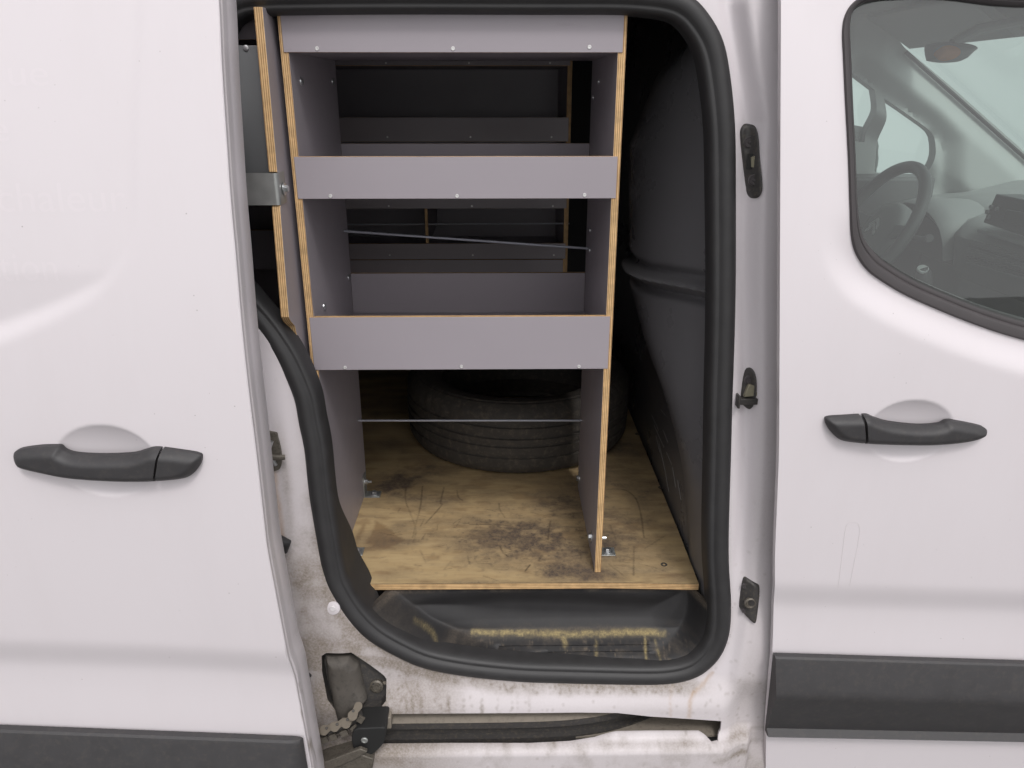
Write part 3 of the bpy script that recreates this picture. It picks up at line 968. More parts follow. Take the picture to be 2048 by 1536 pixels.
LINKS = [(622, 1468), (640, 1462), (658, 1456), (680, 1448), (700, 1439), (712, 1421)]
lk = MB()
r0 = 0.0088
pts8 = []
for k in range(13):
    t = math.pi / 2 + math.pi * k / 12
    pts8.append((-0.0085 + r0 * math.cos(t), r0 * math.sin(t)))
pts8.append((0, -r0 * 0.62))
for k in range(13):
    t = -math.pi / 2 + math.pi * k / 12
    pts8.append((0.0085 + r0 * 0.8 * math.cos(t), r0 * 0.8 * math.sin(t)))
pts8.append((0, r0 * 0.62))
lk.prism(pts8, -0.0016, 0.0016)
LINK_ME = lk.me('chain_link', MAT['chain'], 30)
PIN_ME = MB().lathe([(0.0026, -0.003), (0.0026, 0.0022), (0.0018, 0.0030)], (0, 0, 0), (0, -1, 0), 10).me('chain_pin', MAT['hard'], 30)
SIDE_ME = MB().box(-0.0065, 0.0065, -0.002, 0.002, -0.007, 0.004).me('chain_side_plate', MAT['oily'], 30)
hb = MB()
lp = [np.array(at(x, y, -0.012)) for x, y in LINKS]
hb.tube([q + np.array([0.0, 0.012, -0.016]) for q in lp], 0.010, 8)
chain = hb.build('door_chain', MAT['hard'], VAN, 30, label='dusty link chain beside the roller arm')
for i, q in enumerate(lp):
    j = min(i + 1, len(lp) - 1); k = max(i - 1, 0)
    d = lp[j] - lp[k]
    ang = math.atan2(d[2], d[0])
    rot = (Matrix.Rotation(math.radians(-42), 3, 'X') @ Matrix.Rotation(-ang, 3, 'Y')).to_euler()
    off = np.array([0, -0.0025, 0.002]) * (i % 2)
    o = link('chain_link', LINK_ME, chain, loc=Vector(q + off), rot=rot)
    o2 = link('chain_pin', PIN_ME, chain, loc=Vector(q + off + np.array([-0.004, 0, 0.0])), rot=(math.radians(-42), 0, 0))
    o3 = link('chain_side_plate', SIDE_ME, chain, loc=Vector(q + np.array([0.006, -0.002, -0.017])), rot=(math.radians(-10), -ang, 0))

# ------------------------------------------------------------------ sliding door
def side_profile(z):
    """how far the outer skin leans in above and below the waist"""
    z = np.asarray(z, float)
    return 0.20 * np.clip(z - 1.02, 0, 2) ** 2 + 0.075 * np.clip(1.02 - z, 0, 2) ** 2


Y_SL = -0.135
REC_PX = catmull([(262, -120), (263, 0), (266, 120), (270, 250), (275, 360), (278, 440), (268, 500), (244, 548), (205, 588), (150, 622), (90, 652), (30, 678), (-60, 712), (-200, 755), (-420, 800)], 4)
_base = lambda a, b: Y_SL + side_profile(b)
REC = [(at(x, y, Y_SL + 0.02)[0], at(x, y, Y_SL + 0.02)[2]) for x, y in REC_PX]
REC_POLY = REC + [(-2.0, REC[-1][1]), (-2.0, 1.9), (REC[0][0], 1.9)]
CRL = [at(x, y, Y_SL) for x, y in ((-200, 1288), (0, 1296), (300, 1306), (575, 1322))]
CR_X, CR_Z = [p[0] for p in CRL], [p[2] for p in CRL]


def scoop(x, z, cx, cz, rx, rz, depth):
    q = ((x - cx) / rx) ** 2 + ((z - cz) / rz) ** 2
    f_ = np.clip(1.03 - q, 0, None)
    return depth * f_ * smooth(0.0, 0.10, f_)


H_L = at(212, 918, Y_SL)
S_TOP, S_BOT = at(210, 850, Y_SL)[2], at(210, 992, Y_SL)[2]


def slide_y(x, z):
    x = np.asarray(x, float); z = np.asarray(z, float)
    y = Y_SL + side_profile(z)
    P = np.stack([np.ravel(x), np.ravel(z)], 1)
    d = seg_dist(P, REC)
    ins = pip(P, REC_POLY)
    sl = np.interp(P[:, 1], [1.10, 1.24], [1, 0])        # chamfer is wide below, tight beside
    w = 0.012 + 0.034 * sl
    y = y + (0.0015 + 0.011 * sl) * np.where(ins, smooth(0, 1, d / w), 0.0)
    cz = np.interp(x, CR_X, CR_Z)
    y = y + 0.0088 * smooth(cz + 0.014, cz - 0.052, z) - 0.010 * smooth(cz - 0.05, cz - 0.22, z)
    y = y + scoop(x, z, H_L[0] + 0.0, (S_TOP + S_BOT) / 2, 0.068, (S_TOP - S_BOT) / 2, 0.0150)
    return y


EDGE_PX = [(424, -120), (435, 0), (441, 130), (450, 270), (459, 400), (470, 520), (481, 650), (495, 780), (511, 910), (527, 1050), (533, 1100), (547, 1175), (560, 1243), (569, 1290), (575, 1320), (588, 1357), (595, 1395), (603, 1437), (611, 1482), (621, 1536), (640, 1640)]
EDGE = [on(x, y, slide_y) for x, y in EDGE_PX]
EDGE = catmull(EDGE, 4)
e2 = [(p[0], p[2]) for p in EDGE]
outl = e2[::-1] + [(-1.15, e2[0][1]), (-1.15, e2[-1][1])]
sc_box = [(H_L[0] - 0.085, S_BOT - 0.012), (H_L[0] + 0.085, S_BOT - 0.012), (H_L[0] + 0.085, S_TOP + 0.012), (H_L[0] - 0.085, S_TOP + 0.012)]
SLIDE = sheet('sliding_door', outl[::-1], [], 0.0065, lambda a, b: (a, slide_y(a, b), b), MAT['paint'], VAN, deg=50, label='white sliding door pushed back, faded lettering marks on it',
              fine=[(sc_box, 0.003)])
# the folded front edge of the door, seen side-on
rows = []
for dx, dy in ((0.0, 0.0), (0.0012, 0.0012), (0.0015, 0.004), (0.0005, 0.0075), (-0.0015, 0.0085), (-0.0020, 0.013), (0.0, 0.016), (0.0005, 0.026), (-0.0005, 0.031), (0.0, 0.036), (0.0005, 0.068), (-0.0015, 0.072), (-0.012, 0.074), (-0.3, 0.074)):
    rows.append([(p[0] + dx, p[1] + dy + 0.0, p[2]) for p in EDGE])


def edge_wear(n):
    pass


eo = MB().loft(rows)
me_e = mesh('door_edge', eo.v, eo.f, MAT['jamb'], 30)
bm = bmesh.new(); bm.from_mesh(me_e); bmesh.ops.recalc_face_normals(bm, faces=bm.faces); bm.to_mesh(me_e); bm.free()
me_e.set_sharp_from_angle(angle=math.radians(30))
co = np.array([v.co for v in me_e.vertices])
a = me_e.attributes.new('wear', 'FLOAT', 'POINT')
dep = co[:, 1] - (Y_SL + side_profile(co[:, 2]))
w = 0.13 * fbm(co[:, 1] * 260, co[:, 2] * 12, 3) * smooth(1.3, 0.6, co[:, 2]) + 0.22 * np.exp(-((dep - 0.013) / 0.004) ** 2) + 0.55 * smooth(0.62, 0.75, fbm(co[:, 1] * 90, co[:, 2] * 25 + 40, 4)) * smooth(0.75, 0.45, co[:, 2])
a.data.foreach_set('value', np.clip(w, 0, 0.8).astype(np.float32))
a = me_e.attributes.new('rust', 'FLOAT', 'POINT'); a.data.foreach_set('value', np.zeros(len(co), np.float32))
link('door_edge', me_e, SLIDE)


def rub_strip(name, parent, top, bot, yf, end, mat='strip', label=None):
    """top/bot: px polylines giving the strip's upper and lower edges; moulded profile"""
    T = [on(x, y, yf) for x, y in top]; B = [on(x, y, yf) for x, y in bot]
    n = 26
    b = MB()
    prof = [(0.0, 0.004), (0.0, -0.006), (0.015, -0.0095), (0.04, -0.0115), (0.30, -0.0265), (0.345, -0.0290), (0.385, -0.0295), (0.43, -0.0280), (0.93, -0.004), (0.98, -0.017), (1.0, -0.010), (1.0, 0.004)]
    rows = []
    for k in range(n + 1):
        t = k / n
        if end is not None and k >= n - 6:
            t = 1 - 0.035 * (1 - ((k - n + 6) / 6)) ** 1.0
        elif end is not None:
            t = k / (n - 6) * 0.965
        tp = T[0] + (T[1] - T[0]) * t; bp = B[0] + (B[1] - B[0]) * t
        # rounded end
        e = 1.0 if end is None else math.sqrt(max(0.0, 1 - max(0.0, (t - 0.965) / 0.035) ** 2)) * 0.96 + 0.04
        row = []
        for s, o in prof:
            p = tp + (bp - tp) * s
            ya = float(yf(np.array([p[0]]), np.array([p[2]]))[0])
            row.append((p[0], ya + o * e, p[2]))
        rows.append(row)
    b.loft(rows)
    b.add(rows[0], [tuple(range(len(prof)))]); b.add(rows[-1], [tuple(range(len(prof)))])
    return b.build(name, MAT[mat], parent, 28, label=label, bevel=0.0)


smooth_slide = lambda a, b: Y_SL + side_profile(b) - 0.006
rs = rub_strip('rub_strip', SLIDE, [(-260, 1443), (606, 1476)], [(-260, 1625), (632, 1640)], smooth_slide, 1)
def handle(parent, px, gap_i, yf, cap_side, label=None):
    """px: closed outline; split at gap x into grip and fixed cap"""
    yf0 = yf
    yo = lambda a, b: yf0(a, b) - 0.008
    pts = [on(x, y, yo) for x, y in px]
    P2 = np.array(catmull([(p[0], p[2]) for p in pts], 5, True))
    g0, g1 = [on(x, y, yo) for x, y in gap_i]

    def side(P):
        t = (P[:, 1] - g1[2]) / (g0[2] - g1[2])
        return P[:, 0] - (g1[0] + t * (g0[0] - g1[0]))
    D = densify([tuple(p) for p in P2], 0.0015)
    s = side(D)
    res = []
    for nm, sg in (('door_handle', -cap_side), ('handle_cap', cap_side)):
        K = D[s * sg > 0.0009]
        ang = None
        # keep order, starting after the break
        idx = np.where(s * sg > 0.0009)[0]
        br = np.where(np.diff(idx) > 1)[0]
        if len(br):
            idx = np.concatenate([idx[br[0] + 1:], idx[:br[0] + 1]])
        K = D[idx]
        x0, x1 = D[:, 0].min(), D[:, 0].max()
        zc = lambda a: np.interp(a, [x0, x1], [pts[0][2], pts[0][2]])

        def shape(a, b, x0=x0, x1=x1):
            u = (a - x0) / (x1 - x0)
            return 0.7 + 0.3 * np.clip(np.sin(np.pi * np.clip(u, 0, 1)), 0, 1)
        poly = [tuple(q) for q in K]
        OO = np.array([tuple(q) for q in D])

        def to3(a, b, OO=OO, shape=shape):
            P = np.stack([a, b], 1)
            d = seg_dist(P, OO, True)
            t = np.clip(d / 0.0125, 0, 1)
            h = (0.0145 * (1 - (1 - t) ** 2.0) + 0.006) * shape(a, b)
            return a, yf(a, b) - 0.003 - h, b
        o = sheet(nm, poly, [], 0.0022, to3, MAT['grip'], parent, rim=0.009, deg=55, label=label if nm == 'door_handle' else None)
        res.append(o)
    # mounting feet behind both ends
    return res


flat_slide = lambda a, b: Y_SL + side_profile(b)
HL_PX = [(26, 914), (34, 901), (75, 894), (112, 893), (120, 895), (130, 903), (154, 909), (205, 911), (260, 909), (286, 903), (302, 898), (321, 898), (359, 903), (394, 909), (402, 917), (396, 936), (381, 951), (359, 958), (314, 962), (267, 963), (205, 961), (137, 956), (85, 947), (44, 938), (32, 930)]
handle(SLIDE, HL_PX, ((323, 898), (314, 962)), flat_slide, 1, 'dark grey pull handle of the sliding door')

# faint marks left by removed lettering
def ghost(txt, x0, xw, base_v, xh, name='lettering', clip_right=None):
    cu = bpy.data.curves.new('ghost_text', 'FONT')
    cu.body = txt
    cu.resolution_u = 6
    to = bpy.data.objects.new('ghost_text', cu)
    COL.objects.link(to)
    dg = bpy.context.evaluated_depsgraph_get()
    me = bpy.data.meshes.new_from_object(to.evaluated_get(dg))
    bpy.data.objects.remove(to)
    co = np.array([v.co for v in me.vertices])
    bm = bmesh.new(); bm.from_mesh(me)
    bmesh.ops.triangulate(bm, faces=bm.faces)
    bmesh.ops.subdivide_edges(bm, edges=bm.edges, cuts=2, use_grid_fill=True)
    bm.to_mesh(me); bm.free()
    co = np.array([v.co for v in me.vertices])
    h = co[:, 1].max() if txt not in ('ue', 'e') else co[:, 1].max()
    w0, w1 = co[:, 0].min(), co[:, 0].max()
    pL, pR = at(x0, base_v, Y_SL + 0.03), at(x0 + xw, base_v, Y_SL + 0.03)
    pT = at(x0, base_v - xh, Y_SL + 0.03)
    X = pL[0] + (co[:, 0] - w0) / (w1 - w0) * (pR[0] - pL[0])
    Z = pL[2] + co[:, 1] / h * (pT[2] - pL[2])
    Y = slide_y(X, Z) - 0.00012
    me.vertices.foreach_set('co', np.stack([X, Y, Z], 1).ravel().astype(np.float32))
    me.materials.clear(); me.materials.append(MAT['letter'])
    me.update()
    bm = bmesh.new(); bm.from_mesh(me)
    bmesh.ops.triangulate(bm, faces=bm.faces)
    bmesh.ops.recalc_face_normals(bm, faces=bm.faces); bm.to_mesh(me); bm.free()
    me.name = name
    return link(name, me, SLIDE, 'faint ghost of removed lettering')


ghost('ue', 9, 80, 171, 36)
ghost('e', -18, 38, 283, 36)
ghost('chaleur', 10, 252, 421, 56)
ghost('tion', 22, 112, 555, 52)

# ------------------------------------------------------------------ front door
Y_FD = 0.0
CRR = [at(x, y, 0.0) for x, y in ((1540, 1180), (1800, 1187), (2048, 1195), (2600, 1212))]
CRX, CRZ = [p[0] for p in CRR], [p[2] for p in CRR]
fd_base = lambda a, b: Y_FD + side_profile(b)
WO_PX = [(2700, -60), (2300, -40), (2048, -22), (1900, -30), (1790, -28), (1740, -16), (1708, 4), (1691, 29), (1685, 62), (1687, 117), (1691, 205), (1697, 322), (1700, 417), (1704, 470), (1715, 508), (1738, 541), (1770, 566), (1823, 597), (1905, 633), (1975, 660), (2048, 683), (2200, 722), (2400, 762), (2700, 800)]
WI_PX = [(2680, -20), (2300, 14), (2048, 10), (1990, 0), (1900, -4), (1800, -2), (1760, 1), (1723, 10), (1709, 30), (1706, 73), (1709, 146), (1713, 234), (1717, 351), (1721, 422), (1724, 444), (1734, 473), (1758, 505), (1785, 528), (1829, 555), (1917, 596), (1990, 622), (2048, 641), (2200, 680), (2400, 720), (2680, 760)]
WO = [tuple(q) for q in catmull(xz(WO_PX, fd_base), 4)]
WI = [tuple(q) for q in catmull(xz(WI_PX, fd_base), 4)]
H_R = at(1815, 862, 0.0)
SR_TOP, SR_BOT = at(1820, 800, 0.0)[2], at(1820, 922, 0.0)[2]
HR_C = at(1820, 860, 0.0)


def front_y(x, z):
    x = np.asarray(x, float); z = np.asarray(z, float)
    y = Y_FD + side_profile(z)
    P = np.stack([np.ravel(x), np.ravel(z)], 1)
    d = seg_dist(P, WO)
    under = smooth(1.30, 1.17, P[:, 1])
    y = y + (0.002 + 0.013 * under) * smooth(0.050, 0.004, d)
    cz = np.interp(x, CRX, CRZ)
    y = y + 0.0088 * smooth(cz + 0.014, cz - 0.052, z) - 0.010 * smooth(cz - 0.05, cz - 0.22, z)
    y = y + scoop(x, z, HR_C[0], (SR_TOP + SR_BOT) / 2, 0.068, (SR_TOP - SR_BOT) / 2, 0.0150)
    return y


FE_PX = [(1562, -200), (1562, 0), (1561, 250), (1560, 500), (1559, 720), (1558, 900), (1554, 1010), (1550, 1120), (1547, 1220), (1545, 1300), (1540, 1360), (1534, 1440), (1532, 1500), (1530, 1640)]
FE = catmull([on(x, y, front_y) for x, y in FE_PX], 4)
fe2 = [(p[0], p[2]) for p in FE]
zt, zb_ = fe2[0][1], fe2[-1][1]
outl = [tuple(q) for q in fe2] + [(1.30, zb_), (1.30, zt)]
sr_box = [(HR_C[0] - 0.085, SR_BOT - 0.012), (HR_C[0] + 0.085, SR_BOT - 0.012), (HR_C[0] + 0.085, SR_TOP + 0.012), (HR_C[0] - 0.085, SR_TOP + 0.012)]
FRONT = sheet('front_door', outl, [WO], 0.0065, lambda a, b: (a, front_y(a, b), b), MAT['paint'], VAN, rim=0.012, deg=50, label='closed white front door', fine=[(sr_box, 0.003)])
# window rubber
nW = min(len(WO), len(WI))
def resample(L, n):
    L = np.array(L); s = np.concatenate([[0], np.cumsum(np.linalg.norm(np.diff(L, axis=0), axis=1))])
    t = np.linspace(0, s[-1], n)
    return np.stack([np.interp(t, s, L[:, 0]), np.interp(t, s, L[:, 1])], 1)


# match the two curves by vertex index, as they were drawn point for point
A = np.array(catmull(xz(WO_PX, fd_base), 4)); 
IDX = [0, 1, 2, 3, 4, 5, 6, 7, 8, 9, 10, 11, 12, 13, 14, 15, 16, 17, 18, 19, 20, 21, 22, 23]
WI2_PX = []
Wn = np.array(WO)
t = np.gradient(Wn, axis=0); t /= np.linalg.norm(t, axis=1)[:, None]
nrm = np.stack([-t[:, 1], t[:, 0]], 1)
# width of the rubber at each outer point: distance to the inner curve
wd = np.array([seg_dist(Wn[i:i + 1], WI)[0] for i in range(len(Wn))])
wd = np.convolve(np.pad(wd, 4, 'edge'), np.ones(9) / 9, 'valid')
inside = np.sign(((np.array(WI).mean(0) - Wn) * nrm).sum(1)); inside[:] = np.sign(np.median(inside))
rows = []
for s, dy in ((-0.04, 0.012), (0.0, 0.0), (0.03, -0.003), (0.10, -0.0045), (0.45, -0.0035), (0.55, -0.002), (0.62, 0.001), (0.70, 0.0005), (0.9, 0.003), (1.0, 0.007), (1.02, 0.016)):
    Q = Wn + nrm * (inside * wd * s)[:, None]
    yb = front_y(Wn[:, 0], Wn[:, 1])
    rows.append([(q[0], float(y_) + dy, q[1]) for q, y_ in zip(Q, yb)])
MB().loft(rows).build('window_seal', MAT['rubber_grey'], FRONT, 40, label='dark rubber frame of the front door window')
gl = [tuple(q) for q in (Wn + nrm * (inside * wd * 0.98)[:, None])]
sheet('window_pane', gl, [], 0.03, lambda a, b: (a, fd_base(a, b) + 0.014, b), MAT['glass'], FRONT, deg=60)
# split in the seal
p = on(1917, 602, fd_base)
HR_PX = [(1653, 845), (1656, 836), (1690, 833), (1723, 831), (1738, 831), (1752, 837), (1780, 845), (1837, 851), (1878, 849), (1893, 843), (1906, 842), (1940, 848), (1968, 855), (1975, 864), (1968, 875), (1938, 884), (1875, 890), (1811, 890), (1748, 888), (1720, 886), (1685, 881), (1669, 871), (1658, 857)]
handle(FRONT, HR_PX, ((1724, 831), (1727, 887)), fd_base, -1, 'dark grey pull handle of the front door')
front_s = lambda a, b: Y_FD + side_profile(b) - 0.006
rub_strip('rub_strip', FRONT, [(1548, 1308), (2500, 1337)], [(1531, 1463), (2500, 1482)], front_s, None)
# drip mark scratches on the front door
for k, pts in enumerate(([(1676, 1175), (1684, 1110), (1690, 1062), (1697, 1046), (1712, 1045), (1719, 1058), (1716, 1085), (1708, 1125), (1699, 1172)],)):
    q = [on(x, y, front_y) for x, y in catmull([np.array(z_) for z_ in pts], 5)]
    MB().tube([(a[0], a[1] - 0.0001, a[2]) for a in q], 0.00022, 5).build('scratch', plain('scratch_mark', (0.58, 0.53, 0.54), 0.6), FRONT)

# ------------------------------------------------------------------ step behind the opening
PATH_IN = inset(OPEN, 0.034)
step_poly = [tuple(q) for q in inset(OPEN, 0.026) if q[1] < 0.586]
STEP_EDGE = [tuple(q) for q in inset(OPEN, 0.030) if q[1] < 0.60]
TIP_L = at(818, 1213, 0.125); 
BOWL_TOP = catmull([(at(x, y, 0.13)[0], at(x, y, 0.13)[2]) for x, y in [(800, 1216), (850, 1200), (950, 1188), (1060, 1184), (1200, 1188), (1290, 1192), (1345, 1188), (1370, 1184)]], 4)
BOWL_BOT = catmull([(at(x, y, 0.12)[0], at(x, y, 0.12)[2]) for x, y in [(800, 1216), (840, 1228), (900, 1244), (960, 1254), (1060, 1260), (1200, 1262), (1290, 1260), (1325, 1250), (1350, 1222), (1370, 1184)]], 4)
BOWL = [tuple(q) for q in BOWL_TOP] + [tuple(q) for q in BOWL_BOT[::-1][1:-1]]


def step_y(x, z):
    y = np.interp(z, [0.36, 0.43, 0.447, 0.455, 0.462, 0.470, 0.478, 0.487, 0.494, 0.500, 0.515, 0.56, 0.59], [0.066, 0.066, 0.064, 0.064, 0.068, 0.080, 0.090, 0.102, 0.112, 0.119, 0.124, 0.132, 0.137])
    P = np.stack([x, z], 1)
    d = seg_dist(P, BOWL, True) * np.where(pip(P, BOWL), 1, -1)
    y = y + 0.012 * smooth(-0.006, 0.034, d)
    mid = smooth(-0.19, -0.15, x) * smooth(0.30, 0.27, x)
    for z0 in (0.4635, 0.4700, 0.4770, 0.4840):
        zz = z0 + 0.004 * smooth(-0.02, -0.18, x)
        y = y - 0.0045 * np.exp(-((z - zz) / 0.0019) ** 2) * mid
    de = seg_dist(P, STEP_EDGE)
    sides_ = np.clip(smooth(-0.02, -0.24, x) + smooth(0.24, 0.38, x), 0, 1)
    k_ = smooth(0.0, 1.0, de / (0.008 + 0.028 * sides_))
    y = y * k_ + (y_open(z) + 0.012) * (1 - k_)
    return y
    y = y + 0.03 * smooth(0.32, 0.40, x) * smooth(0.44, 0.56, z)
    y = y + 0.02 * smooth(-0.16, -0.30, x) * smooth(0.44, 0.5, z)
    return y


def step_mud(x, z):
    P = np.stack([x, z], 1)
    m = np.zeros(len(x))
    for pts, wd_, a in (([(945, 1264), (1000, 1266), (1060, 1267), (1120, 1268), (1200, 1268), (1280, 1264), (1330, 1266)], 0.0030, 1.1), ([(1125, 1270), (1130, 1285)], 0.004, 0.9),
                        ([(1290, 1268), (1290, 1300), (1291, 1345)], 0.0022, 0.75), ([(1192, 1278), (1192, 1310), (1190, 1350)], 0.0028, 0.4), ([(1310, 1280), (1318, 1310), (1322, 1335)], 0.002, 0.4), ([(830, 1225), (870, 1250), (905, 1300)], 0.0015, 0.35)):
        line = []
        for px, py in pts:
            q = on(px, py, lambda a_, b_: np.interp(b_, [0.43, 0.455, 0.50, 0.56], [0.066, 0.064, 0.119, 0.132]))
            line.append((q[0], q[2]))
        m = np.maximum(m, a * np.exp(-(seg_dist(P, line) / wd_) ** 2) * (0.35 + 1.1 * smooth(0.3, 0.6, fbm(x * 90, z * 300, 4))))
    return np.clip(m, 0, 0.95)


def step_dust(x, z):
    n = fbm(x * 60, z * 170, 5)
    d = 0.25 * smooth(0.45, 0.75, n) * smooth(0.53, 0.47, z)
    d += 0.55 * np.exp(-((z - 0.4955) / 0.006) ** 2) * smooth(-0.22, -0.1, x) * smooth(0.32, 0.25, x) * n
    d += 0.7 * smooth(0.72, 0.80, fbm(x * 200, z * 420 + 11, 3)) * smooth(0.51, 0.47, z)
    d += 0.5 * smooth(0.568, 0.578, z) * smooth(0.4, 0.7, fbm(x * 30, z * 30, 4))
    d += 0.3 * smooth(-0.13, -0.22, x) * n
    return np.clip(d, 0, 0.9)


sheet('step_tread', step_poly, [], 0.0024, lambda a, b: (a, step_y(a, b), b), MAT['tread'], VAN, rim=0.02, deg=70, attrs={'mud': step_mud, 'dust_veil': step_dust}, label='scuffed black plastic step with a muddy ledge')

# ------------------------------------------------------------------ bulkhead between cargo space and cab
def bulk_x(y, z):
    y = np.asarray(y, float); z = np.asarray(z, float)
    yc = np.interp(z, [0.5, 0.62, 0.75, 0.9, 1.08, 1.35, 1.48, 1.58, 1.7], [0.13, 0.145, 0.205, 0.285, 0.42, 0.45, 0.36, 0.22, 0.13])
    b = (0.30 + 0.70 * smooth(0.66, 1.0, z)) * 0.33 * (yc - 0.10) * smooth(0.0, 1.0, (y - 0.09) / (yc - 0.06))
    b = b - np.minimum(0.22 * np.clip(y - yc - 0.04, 0, 2) * smooth(0.0, 0.16, y - yc - 0.04), b)
    x = 0.372 - b
    x = x + 0.03 * smooth(1.45, 1.66, z)
    zb2 = 1.137 - 0.115 * (np.clip(y - 0.2, -0.1, 1)) + 0.02 * smooth(0.35, 0.6, y)
    x = x - 0.017 * np.exp(-((z - zb2) / 0.008) ** 2) + 0.015 * np.exp(-((z - zb2 - 0.019) / 0.009) ** 2) + 0.017 * np.exp(-((z - zb2 + 0.020) / 0.009) ** 2)
    return x


BULK = sheet('bulkhead', [(0.085, 0.50)] + [(1.53, 0.50), (1.53, 1.73)] + [(float(y_open(z_)) + 0.028, z_) for z_ in np.linspace(1.73, 0.62, 24)], [], 0.0095, lambda a, b: (bulk_x(a, b), a, b), MAT['bulk'], VAN, deg=60, fine=[([(0.11, 1.03), (0.62, 1.00), (0.62, 1.16), (0.11, 1.19)], 0.0035)], label='dark grey moulded bulkhead behind the cab')
# pale scuffs low on the bulkhead
sm = plain('scuff_mark', (0.33, 0.32, 0.31), 0.6)
for x0, y0, x1, y1 in ((1303, 830, 1318, 862), (1308, 850, 1328, 895), (1326, 860, 1336, 885), (1318, 885, 1330, 940), (1333, 905, 1344, 930), (1345, 935, 1352, 975), (1330, 940, 1338, 985), (1322, 820, 1332, 832), (1355, 960, 1362, 1000), (1312, 872, 1320, 905)):
    ln = []
    for k in range(5):
        t = k / 4
        X = 0.36
        for _ in range(6):
            q = atx(x0 + (x1 - x0) * t, y0 + (y1 - y0) * t, X)
            X = float(bulk_x(q[1:2], q[2:3])[0])
        ln.append((X - 0.0002, q[1], q[2]))
    MB().tube(ln, 0.0005, 5).build('scuff', sm, BULK)

# ------------------------------------------------------------------ shell that closes the cargo space and the cab
MB().box(-1.6, 1.22, 0.10, 1.56, 1.70, 1.735).build('roof', MAT['inner'], VAN)
MB().box(-1.6, 0.46, 1.50, 1.56, 0.26, 1.70).build('far_side_wall', MAT['inner'], VAN)
MB().box(-1.66, -1.6, 0.0, 1.56, 0.26, 1.735).build('rear_wall', MAT['inner'], VAN)
MB().box(-1.6, 1.9, 0.12, 1.56, 0.235, 0.26).build('underbody', MAT['inner'], VAN)
MB().box(-1.6, 0.5, 0.16, 1.5, 0.53, 0.578).build('load_floor', MAT['inner'], VAN)
MB().box(-1.66, -0.61, 0.0, 0.03, 0.24, 1.74).build('quarter_panel', MAT['paint'], VAN)

# ------------------------------------------------------------------ the cab behind the window
CAB_Y = 1.42
farp = lambda pts: [(at(x, y, CAB_Y)[0], at(x, y, CAB_Y)[2]) for x, y in pts]
win1 = farp([(1600, 90), (1708, 153), (1744, 180), (1741, 205), (1729, 284), (1600, 280)])
win2 = [tuple(q) for q in farp([(1762, 198), (1764, 198), (1800, 222), (1848, 256), (1858, 264), (1863, 274), (1862, 286), (1849, 345), (1846, 353), (1752, 346), (1749, 340), (1752, 305)])]
ws_edge = farp([(1806, 96), (1830, 116), (1900, 174), (2048, 306), (2160, 410)])
far_out = farp([(1480, 8), (1745, 8), (1780, 62)]) + ws_edge + farp([(2160, 900), (1500, 900)])
ws_line = np.array(ws_edge)
wl2 = np.array(farp([(1700, 140), (1763, 190), (1848, 250), (1880, 290), (1880, 400)]))


def far_y(x, z):
    P = np.stack([x, z], 1)
    d1 = seg_dist(P, ws_line); d2 = seg_dist(P, wl2)
    pil = smooth(0.0, 0.09, np.minimum(d1, d2 + 0.03)) * smooth(0.25, 0.18, d1)
    return CAB_Y - 0.05 * pil - 0.01 * smooth(0.03, 0.0, d1)


FAR = sheet('far_door', far_out[::-1], [win1, win2], 0.012, lambda a, b: (a, far_y(a, b), b), MAT['trim'], VAN, rim=0.04, deg=50, label='inner trim of the far door and windscreen pillar')
sheet('far_window_pane', farp([(1590, 85), (1715, 150), (1870, 250), (1870, 360), (1590, 360)])[::-1], [], 0.08, lambda a, b: (a, 0 * a + CAB_Y + 0.02, b), MAT['glass_far'], FAR)
# black rubber line along the windscreen
q0, q1 = [at(x, y, CAB_Y - 0.02) for x, y in ((1812, 104), (2160, 414))]
MB().tube([q0, q1], 0.006, 8).build('windscreen_seal', MAT['rubber'], VAN)
wsc = MB()
b0, b1 = at(1806, 96, CAB_Y), at(2160, 410, CAB_Y)
wsc.loft([[(b0[0] - 0.02, 0.05, b0[2] + 0.02), (b0[0] + 0.10, 0.70, b0[2] + 0.02), (b0[0] - 0.02, CAB_Y + 0.01, b0[2] + 0.02)], [(b1[0], 0.05, b1[2]), (b1[0] + 0.12, 0.70, b1[2]), (b1[0], CAB_Y + 0.01, b1[2])]])
wsc.build('windscreen', MAT['glass_far'], VAN, 80)
# headliner, header and sun visor
hl = MB()
prof = [(0.38, 1.69), (0.95, 1.685), (1.12, 1.655), (1.20, 1.615), (1.235, 1.578), (1.25, 1.585), (1.25, 1.70)]
hl.loft([[(x + 0.03 * (1 - abs(t - 0.5) * 2), 0.06 + 1.37 * t, z) for x, z in prof] for t in np.linspace(0, 1, 9)])
hl.build('headliner', MAT['liner'], VAN, 60)
vz = [at(x, y, Y) for x, y, Y in ((1785, 88, 1.36), (1960, 90, 0.98))]
vis = MB()
ya, yb2 = 1.36, 0.86
for yy0, yy1 in ((0.86, 1.36), (0.16, 0.66)):
    r_ = [[(1.06, yy, 1.655), (1.20, yy, 1.572), (1.215, yy, 1.575), (1.215, yy, 1.585), (1.075, yy, 1.67)] for yy in np.linspace(yy0, yy1, 4)]
    v_ = MB().loft(r_, closed=True)
    v_.add(r_[0], [(0, 1, 2, 3, 4)]); v_.add(r_[-1], [(0, 1, 2, 3, 4)])
    v_.build('sun_visor', MAT['trim'], VAN, 40, bevel=0.004)
